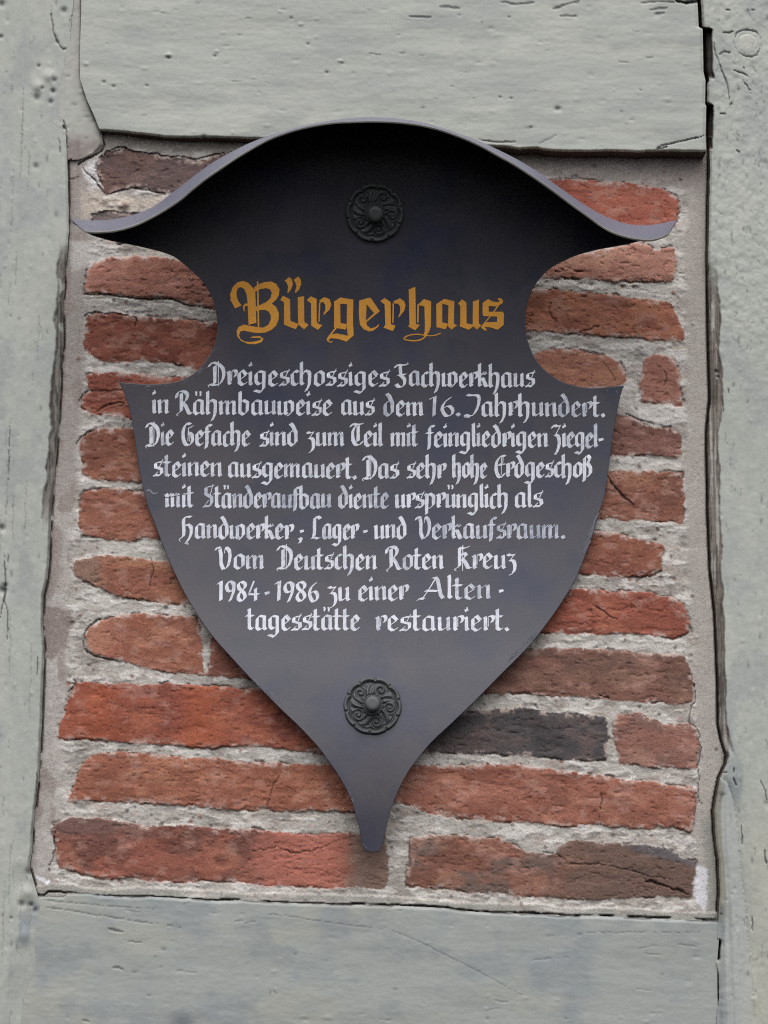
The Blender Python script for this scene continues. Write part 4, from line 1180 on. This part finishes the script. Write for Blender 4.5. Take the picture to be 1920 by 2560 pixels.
G('e', .68, N_((.34, .94), (.12, .76), (.12, .2), (.32, .05)), N_((.30, .95), (.54, .68)), H_((.54, .66), (.14, .38)), H_((.30, .03), (.6, .24)))
G('f', .52, NC((.5, 1.24), (.34, 1.32), (.2, 1.16), (.19, .9)), N_((.19, 1.0), (.18, .2), (.12, -.08)), N_((-.04, .88), (.12, .9), (.4, .86)))
G('g', .86, N_((.36, .94), (.12, .76), (.12, .28), (.30, .12)), N_((.30, .92), (.60, .86), (.60, -.1), (.36, -.36)), N_((.38, -.32), (.02, -.22)), H_((.26, .1), (.56, .3)))
G('h', .84, N_((.08, 1.44), (.1, 1.3), (.1, .2), (.20, .08)), H_((.12, .62), (.34, .92)), NC((.32, .93), (.58, .82), (.60, .4), (.56, .05), (.38, -.3)))
G('i', .36, minim(.12), N_((.10, 1.36), (.15, 1.22)), H_((.12, 1.40), (.2, 1.46)))
G('k', .74, N_((.08, 1.42), (.1, 1.3), (.1, .2), (.18, .1)), N_((.22, .74), (.40, .94), (.52, .8)), N_((.20, .56), (.34, .52), (.54, .12), (.64, .08)))
G('l', .36, N_((.1, 1.44), (.12, 1.3), (.12, .2), (.22, .08)))
G('m', 1.26, minim(.12), minim(.54), minim(.96), H_((.14, .62), (.46, .92)), H_((.56, .62), (.88, .92)))
G('n', .84, minim(.13), minim(.60), H_((.16, .62), (.52, .92)))
G('o', .78, *rnd(.13))
G('p', .84, N_((.02, .90), (.12, .8), (.1, -.3)), N_((.30, .93), (.60, .78), (.60, .24), (.34, .05)), H_((.12, .1), (.34, .03)), H_((.12, .7), (.32, .95)))
G('r', .64, minim(.13), H_((.28, .3), (.29, .84)), NC((.29, .87), (.46, .94), (.58, .78), (.48, .54)))
G('s', .70, N_((.60, .90), (.38, .88), (.15, .82), (.15, .58), (.54, .48), (.56, .22), (.38, .06)), N_((.40, .10), (.04, .12)), H_((.02, .02), (.32, .32)), H_((.42, .62), (.64, 1.06)))
G('ß', .78, N_((.12, 1.2), (.12, .1), (.06, -.2)), N_((.14, 1.22), (.36, 1.34), (.52, 1.18), (.36, .86), (.56, .62), (.56, .28), (.34, .06)))
G('t', .54, N_((.14, 1.3), (.16, 1.2), (.15, .2), (.28, .08)), N_((-.06, .88), (.10, .9), (.42, .88)), H_((.26, .04), (.46, .2)))
G('u', .84, minim(.13), minim(.60), H_((.2, .06), (.56, .3)))
G('ü', .8, *GL['u'][1], *dots(.2))
G('w', 1.2, minim(.12), minim(.54), N_((.74, .93), (.98, .78), (.98, .3), (.70, .05)), H_((.2, .06), (.5, .26)), H_((.60, .06), (.74, .04)))
G('z', .62, N_((.02, .9), (.18, .84), (.44, .88)), H_((.46, .9), (.16, .52)), NC((.16, .56), (.4, .46), (.46, .1), (.36, -.2), (.12, -.34)))
G('.', .36, N_((.08, .22), (.20, .05)))
G(',', .36, NC((.1, .14), (.2, .06), (.12, -.16)))
G('-', .52, ('b', ((.04, .48), (.42, .56)), False))
G('~', .4)
# capitals
G('D', 1.04, NC((-.08, 1.16), (.08, 1.38), (.44, 1.34), (.78, 1.06), (.82, .6), (.62, .18), (.3, .07), (-.02, .12)), N_((.28, 1.2), (.28, .16)), H_((.5, 1.5), (.49, .0)), HC((-.02, .12), (-.14, .02), (-.06, -.08)))
G('R', 1.0, NC((-.06, 1.02), (.04, 1.34), (.4, 1.42), (.66, 1.2), (.54, .86), (.3, .74)), N_((.26, 1.3), (.26, .24), (.04, .08)), N_((.36, .74), (.56, .5), (.74, .12), (.9, .08)), HC((.06, .1), (-.06, .0), (.06, -.06)))
G('F', .9, NC((-.04, 1.2), (.06, 1.36), (.4, 1.34), (.78, 1.4)), N_((.3, 1.3), (.34, .74)), NC((.34, .74), (.6, .5), (.54, .16), (.24, .06), (.02, .22)), N_((.16, .76), (.66, .8)), HC((.74, 1.4), (.86, 1.44), (.8, 1.5)))
G('J', .94, NC((.06, 1.34), (.3, 1.3), (.62, 1.32), (.8, 1.16), (.74, .7), (.52, .24), (.26, .08), (-.08, .14)), HC((-.08, .14), (-.12, .02), (.2, -.02)))
G('G', .98, NC((.62, 1.3), (.36, 1.36), (.1, 1.02), (.08, .5), (.26, .12), (.54, .08), (.76, .32), (.72, .68), (.5, .8)), N_((.44, 1.06), (.66, 1.16), (.86, 1.24)), H_((.46, 1.1), (.42, .3)), H_((.5, .9), (.54, .3)))
G('Z', .8, NC((-.02, 1.2), (.1, 1.36), (.34, 1.3), (.64, 1.34)), H_((.64, 1.34), (.2, .74)), NC((.2, .8), (.46, .68), (.54, .3), (.42, -.1), (.22, -.36)), H_((.16, -.3), (.3, -.4)))
G('T', .92, NC((-.02, 1.16), (.1, 1.32), (.44, 1.3), (.84, 1.36)), NC((.34, 1.24), (.14, .9), (.14, .4), (.36, .08), (.66, .14), (.82, .3)), N_((.5, 1.24), (.5, .3)))
G('E', .86, NC((.78, 1.3), (.5, 1.34), (.16, 1.04), (.08, .56), (.24, .14), (.5, .06), (.74, .3)), N_((.3, .84), (.5, .8), (.76, .84)), H_((.5, 1.34), (.46, .2)), H_((.62, 1.24), (.6, .84)))
G('S', .86, N_((.78, 1.34), (.5, 1.3), (.18, 1.24), (.18, .86), (.62, .66), (.64, .34), (.44, .1)), N_((.46, .14), (.0, .12)), H_((-.06, .02), (.4, .5)), H_((.5, .8), (.74, 1.44)))
G('H', 1.02, NC((.74, 1.36), (.54, 1.38), (.28, 1.32), (.2, 1.1), (.22, .7), (.2, .24), (.02, .1)), NC((.22, .74), (.5, .92), (.74, .74), (.72, .3), (.5, -.06), (.3, -.2)), HC((.02, .1), (-.1, .0), (-.02, -.1)), HC((.36, -.2), (.52, -.26), (.44, -.06)))
G('L', .96, NC((.78, 1.26), (.56, 1.38), (.34, 1.3), (.3, 1.0), (.3, .5), (.22, .2), (.02, .08)), N_((.06, .1), (.3, .14), (.56, .08), (.78, .14)), H_((.42, 1.3), (.4, .3)))
G('V', .98, NC((-.06, 1.2), (.02, 1.36), (.2, 1.30)), NC((.18, 1.26), (.24, .9), (.24, .4), (.40, .05)), NC((.56, 1.36), (.76, 1.14), (.80, .7), (.66, .24), (.42, .05)), HC((.56, 1.38), (.48, 1.2), (.46, 1.0)))
G('W', .98, *GL['V'][1])
G('K', 1.04, N_((.26, 1.34), (.26, .24), (.04, .08)), N_((.26, 1.32), (.5, 1.26), (.86, 1.38)), NC((.28, .8), (.5, 1.0), (.66, .86), (.44, .66)), N_((.42, .66), (.6, .46), (.8, .1), (.96, .1)), H_((.46, 1.46), (.45, -.06)), HC((.06, .1), (-.06, .0), (.06, -.06)))
G('A', 1.5, H_((.9, 1.26), (.5, .56), (.24, .14)), H_((.86, 1.24), (.46, .52), (.2, .1)), N_((.74, 1.3), (.9, 1.36), (1.0, 1.2), (1.16, .3), (1.3, .1)), N_((.36, .56), (1.02, .54)), NC((.28, .06), (.06, .1), (-.06, -.02)), )
# figures
G('1', .5, N_((.02, 1.06), (.22, 1.22)), N_((.26, 1.22), (.22, .08)))
G('6', .74, NC((.54, 1.2), (.24, .92), (.12, .5), (.3, .1), (.56, .18), (.6, .48), (.42, .68), (.18, .56)))
G('9', .72, NC((.5, 1.16), (.26, 1.22), (.1, .96), (.2, .66), (.44, .66), (.56, .92), (.48, 1.18)), NC((.58, 1.12), (.54, .6), (.3, .06)))
G('8', .74, NC((.34, 1.22), (.14, 1.08), (.2, .8), (.48, .56), (.56, .28), (.34, .07), (.12, .24), (.22, .56), (.52, .82), (.56, 1.08), (.34, 1.22)))
G('4', .8, H_((.38, 1.24), (.04, .46)), H_((.42, 1.22), (.1, .46)), N_((.06, .44), (.7, .44)), N_((.5, .78), (.5, .06)))

XH = 42.0
# (words of a line: text, left mark, right mark, baseline mark)
LINES = [
    [('Dreigeschossiges', 516, 978, 965, 968), ('Fachwerkhaus', 984, 1341, 969, 970)],
    [('in', 379, 423, 1036, 1036), ('Rähmbauweise', 437, 834, 1038, 1041), ('aus', 853, 940, 1041, 1041), ('dem', 959, 1059, 1042, 1043), ('16.', 1070, 1153, 1043, 1043), ('Jahrhundert.', 1157, 1514, 1043, 1044)],
    [('Die', 360, 438, 1117, 1116), ('Gefache', 454, 629, 1116, 1117), ('sind', 646, 744, 1117, 1117), ('zum', 764, 861, 1117, 1117), ('Teil', 873, 958, 1117, 1118), ('mit', 975, 1048, 1119, 1119), ('feingliedrigen', 1062, 1371, 1119, 1120), ('Ziegel-', 1377, 1513, 1120, 1121)],
    [('steinen', 380, 556, 1193, 1194), ('ausgemauert.', 570, 893, 1195, 1199), ('Das', 902, 1001, 1199, 1198), ('sehr', 1014, 1117, 1198, 1198), ('hohe', 1130, 1221, 1198, 1197), ('Erdgeschoß', 1236, 1480, 1196, 1195)],
    [('mit', 411, 487, 1271, 1271), ('Ständeraufbau', 503, 829, 1271, 1273), ('diente', 846, 975, 1273, 1273), ('ursprünglich', 986, 1269, 1273, 1272), ('als', 1287, 1361, 1271, 1270)],
    [('Handwerker', 444, 736, 1348, 1350), (',', 744, 756, 1350, 1350), ('-', 746, 764, 1350, 1350), ('Lager', 774, 899, 1350, 1350), ('-', 904, 923, 1350, 1350), ('und', 934, 1016, 1350, 1349), ('Verkaufsraum.', 1037, 1414, 1349, 1349)],
    [('Vom', 536, 661, 1425, 1425), ('Deutschen', 688, 943, 1425, 1426), ('Roten', 962, 1110, 1426, 1425), ('Kreuz', 1132, 1291, 1425, 1424)],
    [('1984', 540, 651, 1505, 1505), ('-', 658, 678, 1505, 1505), ('1986', 684, 798, 1506, 1506), ('zu', 818, 876, 1505, 1504), ('einer', 896, 1024, 1504, 1503), ('Alten', 1040, 1228, 1501, 1500), ('-', 1244, 1263, 1499, 1499)],
    [('tagesstätte', 611, 903, 1577, 1578), ('restauriert.', 938, 1274, 1579, 1579)],
]
THIN_WORDS = {'Ständeraufbau': .30, 'diente': .25, 'Verkaufsraum.': .2, 'Alten': .05, 'restauriert.': .1, 'Jahrhundert.': .12}

class Ink:
    """flat brush strokes; each lies a hair above the one painted before"""
    def __init__(self):
        self.v, self.f, self.c, self.k = [], [], [], 0
    def depth(self):
        self.k += 1
        return -0.00025 - 0.000004 * (self.k % 140)
    def strip(self, rows, dens):
        """rows: list of arrays (m x 2) of marks across the stroke; dens the same shape"""
        Y = self.depth()
        base = len(self.v)
        m = len(rows[0])
        for r, d in zip(rows, dens):
            for p, q in zip(at(np.array(r)[:, 0], np.array(r)[:, 1], plate_y(np.array(r)[:, 1]) + Y), d):
                self.v.append(p)
                self.c.append((q, q, q))
        for i in range(len(rows) - 1):
            for j in range(m - 1):
                a = base + i * m + j
                self.f.append((a, a + 1, a + m + 1, a + m))
    def nib(self, pts, rng, dens):
        P = np.array(pts, float)
        # keep short segments so that the streaks can change along the stroke
        Q = [P[0]]
        for a, b in zip(P[:-1], P[1:]):
            k = max(1, int(np.linalg.norm(b - a) / 6))
            for t in range(1, k + 1):
                Q.append(a + (b - a) * t / k)
        Q = np.array(Q)
        s = np.linspace(-1, 1, 6)
        streak = rng.uniform(-0.20, 0.12, 6)
        streak[[0, 5]] += 0.22
        rows, ds = [], []
        for i, q in enumerate(Q):
            w = 1 + 0.05 * rng.randn()
            rows.append(q[None] + s[:, None] * NIBV[None] * w)
            ds.append(np.clip(dens + streak + 0.10 * rng.randn() - 0.1 * abs(i / len(Q) - 0.5), 0.02, 1.4))
        # hairline thickness where the pen runs along its own edge
        self.strip(rows, ds)
        d = np.diff(Q, axis=0)
        L = np.linalg.norm(d, axis=1)
        cr = np.abs(d[:, 0] * NIBV[1] - d[:, 1] * NIBV[0]) / np.maximum(L, 1e-6) / np.linalg.norm(NIBV)
        if (cr < 0.45).any():
            self.hair(Q, rng, dens, 2.4)
    def hair(self, pts, rng, dens, w=2.0):
        P = np.array(pts, float)
        t = np.gradient(P, axis=0)
        t /= np.maximum(np.linalg.norm(t, axis=1), 1e-6)[:, None]
        n = np.stack([-t[:, 1], t[:, 0]], 1)
        ww = w * np.linspace(1.0, 0.7, len(P)) / 2
        rows = [np.stack([p - m * q, p + m * q]) for p, m, q in zip(P, n, ww)]
        self.strip(rows, [np.array([dens, dens]) + 0.1 * rng.randn() for _ in rows])
    def make(self, name, mat, root, base):
        me = raw_mesh(name, self.v, self.f, np.array(self.c), smooth=False)
        return put(name, me, mat, base, root)

def word(ink, text, x0, x1, b0, b1, rng):
    glyphs = []
    x = 0.0
    for ch in text:
        adv, st = GL[ch]
        glyphs.append((ch, x, st))
        x += adv
    # ink extents
    lo = min(px + p[0] for ch, px, st in glyphs for s in st for p in s[1])
    hi = max(px + p[0] for ch, px, st in glyphs for s in st for p in s[1])
    nb = NIBV[0]
    sx = (x1 - x0 - 2 * nb) / max(hi - lo, 0.05) if hi - lo > 0.2 else XH
    for gi, (ch, px, st) in enumerate(glyphs):
        den = 0.95 + 0.11 * rng.randn() - THIN_WORDS.get(text, 0.0)
        if text == 'Verkaufsraum.' and gi > 4:
            den -= 0.25
        if text == 'Jahrhundert.' and 6 < gi < 10:
            den -= 0.35
        if text == 'Alten' and gi > 2:
            den -= 0.3
        den = float(np.clip(den, 0.18, 0.98))
        dy = rng.randn() * 0.7
        for kind, pts, cv in st:
            P = []
            for p in pts:
                X = x0 + nb + (px + p[0] - lo) * sx
                f = (X - x0) / max(x1 - x0, 1)
                P.append((X + rng.randn() * 0.25, b0 + (b1 - b0) * f + dy - p[1] * XH + rng.randn() * 0.25))
            if cv and len(P) > 2:
                P = catmull(P, 5)
            if kind == 'd':
                ink.hair(P, rng, den, 5.5)
            elif kind == 'b':
                ink.hair(P, rng, den, 7.5)
            elif kind == 'n':
                ink.nib(P, rng, den + 0.08 * rng.randn())
            else:
                ink.hair(P, rng, den, 2.2)

# the gold heading, letter by letter, brush outlines
HEAD_A = [  # read at 4.1475 per mark from (560, 660)
 [(115,460),(70,380),(65,310),(90,240),(140,190),(200,175),(250,195),(285,230),(310,260),(325,300),(330,420),(335,610),(255,630),(248,500),(245,400),(235,320),(210,260),(180,240),(150,245),(130,280),(130,330),(145,380),(180,430)],
 [(310,245),(350,215),(420,188),(490,182),(540,205),(575,260),(570,320),(540,370),(495,410),(350,440),(360,430),(440,395),(485,350),(495,300),(480,265),(440,250),(380,258),(320,290)],
 [(330,440),(495,410),(540,445),(568,510),(565,580),(540,640),(490,685),(430,710),(350,718),(270,705),(210,690),(170,700),(155,735),(170,775),(215,805),(280,808),(340,800),(380,785),(385,770),(340,765),(270,765),(300,750),(370,748),(410,775),(390,810),(330,830),(250,830),(180,800),(140,755),(130,700),(150,655),(200,628),(270,640),(340,655),(410,660),(460,630),(485,580),(485,530),(460,490),(420,475),(370,480),(330,490)],
 [(340,180),(355,180),(358,300),(366,655),(350,655),(345,400)],
 [(195,440),(215,415),(240,405),(248,430),(215,440),(212,470),(220,490),(205,485)],
 [(628,175),(675,135),(705,160),(712,210),(695,265),(665,303),(658,295),(665,230),(650,195)],
 [(722,165),(770,130),(795,160),(800,210),(780,265),(740,303),(735,290),(752,230),(740,190)],
 [(583,375),(610,328),(685,365),(688,590),(720,600),(775,625),(740,675),(622,630),(622,395)],
 [(765,345),(830,333),(833,600),(878,632),(830,678),(775,630),(768,600)],
 [(858,375),(900,335),(960,362),(960,600),(985,625),(1022,632),(975,682),(905,640),(902,410)],
 [(985,400),(1000,395),(991,600),(979,595)],
 [(985,380),(1040,343),(1095,365),(1113,420),(1095,475),(1035,530),(1030,520),(1052,470),(1050,425),(1030,395),(1000,400)],
 [(1142,390),(1205,348),(1340,368),(1338,400),(1275,418),(1205,412),(1208,610),(1272,625),(1262,680),(1140,660)],
 [(1275,410),(1342,370),(1337,600),(1345,740),(1270,805),(1180,775),(1110,770),(1085,785),(1095,805),(1132,800),(1110,818),(1075,805),(1062,780),(1090,735),(1170,720),(1285,745),(1270,650),(1273,620)],
 [(1150,662),(1172,664),(1110,738),(1088,742)],
 [(1400,380),(1510,348),(1530,365),(1615,490),(1475,605),(1470,590),(1555,510),(1478,415),(1472,600),(1485,640),(1520,668),(1570,655),(1610,620),(1600,650),(1550,690),(1510,700),(1450,680),(1410,630),(1398,520)],
]
HEAD_B = [  # the same from (920, 660)
 [(128,385),(170,352),(235,395),(237,625),(285,640),(258,697),(160,660),(180,630),(172,420)],
 [(255,410),(270,405),(264,615),(252,610)],
 [(260,390),(330,355),(375,385),(390,430),(375,485),(318,557),(315,545),(335,490),(333,440),(310,410),(275,410)],
 [(422,265),(490,236),(497,620),(540,632),(490,687),(415,648),(430,625)],
 [(512,420),(530,410),(523,608),(508,608)],
 [(515,425),(580,363),(655,388),(652,640),(635,700),(605,745),(575,740),(588,700),(590,620),(585,440),(540,430)],
 [(708,415),(790,363),(895,385),(892,420),(835,430),(770,410),(770,605),(830,620),(805,678),(710,655)],
 [(835,420),(895,390),(890,620),(925,635),(865,682),(828,645),(830,600)],
 [(933,410),(975,367),(1020,400),(1022,615),(1095,632),(1100,640),(1045,682),(948,645),(957,620),(957,435)],
 [(1088,390),(1150,368),(1148,615),(1170,632),(1165,650),(1128,680),(1085,640)],
 [(1188,405),(1245,363),(1300,390),(1350,395),(1372,380),(1345,375),(1350,355),(1385,358),(1402,385),(1390,410),(1340,440),(1250,435),(1253,495),(1400,495),(1410,520),(1408,630),(1345,680),(1260,655),(1210,655),(1235,690),(1215,690),(1175,665),(1172,645),(1220,605),(1340,600),(1338,545),(1195,540),(1188,510)],
]
HEAD_HAIR = [[(605,735),(580,765),(545,785),(490,796),(420,791),(372,775),(400,750),(450,734),(520,729),(580,738),(640,744),(700,737),(756,716)], [(1352,428),(1270,540),(1182,642)]]

def letters(root):
    rng = np.random.RandomState(21)
    base = at(934, 900, plate_y(900))
    # heading
    ink = Ink()
    s = 4.1475
    for x0, polys in ((560, HEAD_A), (920, HEAD_B)):
        for poly in polys:
            P = [(x0 + a / s, 660 + b / s) for a, b in poly]
            tris = geometry.tessellate_polygon([[Vector((a, b, 0)) for a, b in P]])
            Y = ink.depth()
            off = len(ink.v)
            for p in P:
                ink.v.append(at(p[0], p[1], plate_y(p[1]) + Y - 0.0002))
                q = 0.85 + 0.16 * rng.randn()
                ink.c.append((q, q, q))
            for t in tris:
                ink.f.append(tuple(off + i for i in t))
    me_faces3 = list(ink.f)
    ink2 = Ink()
    ink2.k = 60
    for h in HEAD_HAIR:
        P = [(920 + a / s, 660 + b / s) for a, b in h]
        ink2.hair(catmull(P, 5), rng, 0.7, 3.6)
    f3 = me_faces3 + [t for q in ink2.f for t in ((q[0] + len(ink.v), q[1] + len(ink.v), q[2] + len(ink.v)), (q[0] + len(ink.v), q[2] + len(ink.v), q[3] + len(ink.v)))]
    me = raw_mesh('heading_lettering', ink.v + ink2.v, f3, np.array(ink.c + ink2.c), smooth=False)
    o = put('heading_lettering', me, M_GOLD, base, root)
    o['label'] = 'gold blackletter heading reading Bürgerhaus'
    for ln in LINES:
        ink = Ink()
        for w in ln:
            word(ink, *w, rng)
        o = ink.make('text_line', M_WHITE, root, base)
        o['label'] = 'white blackletter line reading ' + ' '.join(w[0] for w in ln)

M_RUB = ink_material('rubbed_paint', tuple(lin(150, 154, 166)), tuple(lin(74, 76, 86)))
def scuffs(root):
    """rubbed paint along the shield's edges and the stray brush mark left of the fifth line"""
    rng = np.random.RandomState(33)
    ink = Ink()
    def streaks(path, n, lmin, lmax, spread, ang, dens):
        P = np.array(path, float)
        for _ in range(n):
            t = rng.uniform(0, len(P) - 1.001)
            i = int(t)
            c = P[i] + (P[i + 1] - P[i]) * (t - i) + rng.uniform(-1, 1, 2) * spread
            l = rng.uniform(lmin, lmax)
            a = math.radians(ang + rng.uniform(-12, 12))
            d = np.array([math.cos(a), math.sin(a)]) * l / 2
            ink.hair([c - d, c + d * 0.1, c + d], rng, dens * 2.2 * rng.uniform(0.4, 1.2), rng.uniform(0.7, 1.7))
    streaks([(534, 872), (512, 915), (488, 938)], 26, 6, 26, 5, 128, 0.18)
    streaks([(478, 948), (440, 962)], 10, 6, 18, 4, 150, 0.15)
    streaks([(300, 963), (350, 967), (430, 964)], 14, 4, 14, 2.5, 5, 0.25)
    streaks([(1491, 1288), (1478, 1330), (1462, 1372)], 26, 10, 40, 4, 112, 0.25)
    streaks([(1338, 1582), (1300, 1626), (1268, 1652)], 26, 8, 28, 5, 132, 0.15)
    streaks([(640, 1704), (670, 1732), (704, 1764)], 18, 8, 26, 4, 46, 0.15)
    streaks([(868, 1966), (878, 1988), (886, 2010)], 10, 4, 10, 3, 62, 0.25)
    streaks([(910, 2112), (918, 2124)], 8, 3, 7, 2, 50, 0.2)
    streaks([(1418, 1500), (1445, 1440)], 8, 5, 14, 4, 120, 0.1)
    for a, b in (((368, 975), (374, 977)), ((347, 1050), (352, 1051)), ((1540, 976), (1546, 984)), ((1516, 974), (1520, 978))):
        ink.hair([a, ((a[0] + b[0]) / 2, (a[1] + b[1]) / 2 + 0.5), b], rng, 0.3, 2.0)
    ink.hair(catmull([(367, 1227), (374, 1225), (380, 1231), (386, 1234), (394, 1231)], 5), rng, 0.7, 4.5)
    ink.hair(catmull([(407, 1236), (416, 1244), (440, 1240), (462, 1236)], 5), rng, 0.12, 2.5)
    o = ink.make('paint_scuffs', M_RUB, root, at(934, 900, plate_y(900)))
    o['label'] = 'thin pale rub marks along the shield edges'
    o['kind'] = 'stuff'

build_core()
build_panel()
build_upper_beam()
build_lower_beam()
build_left_post()
build_right_post()
build_filler()
build_sign()
for o in bpy.data.objects:
    if '_w' in o:
        del o['_w']
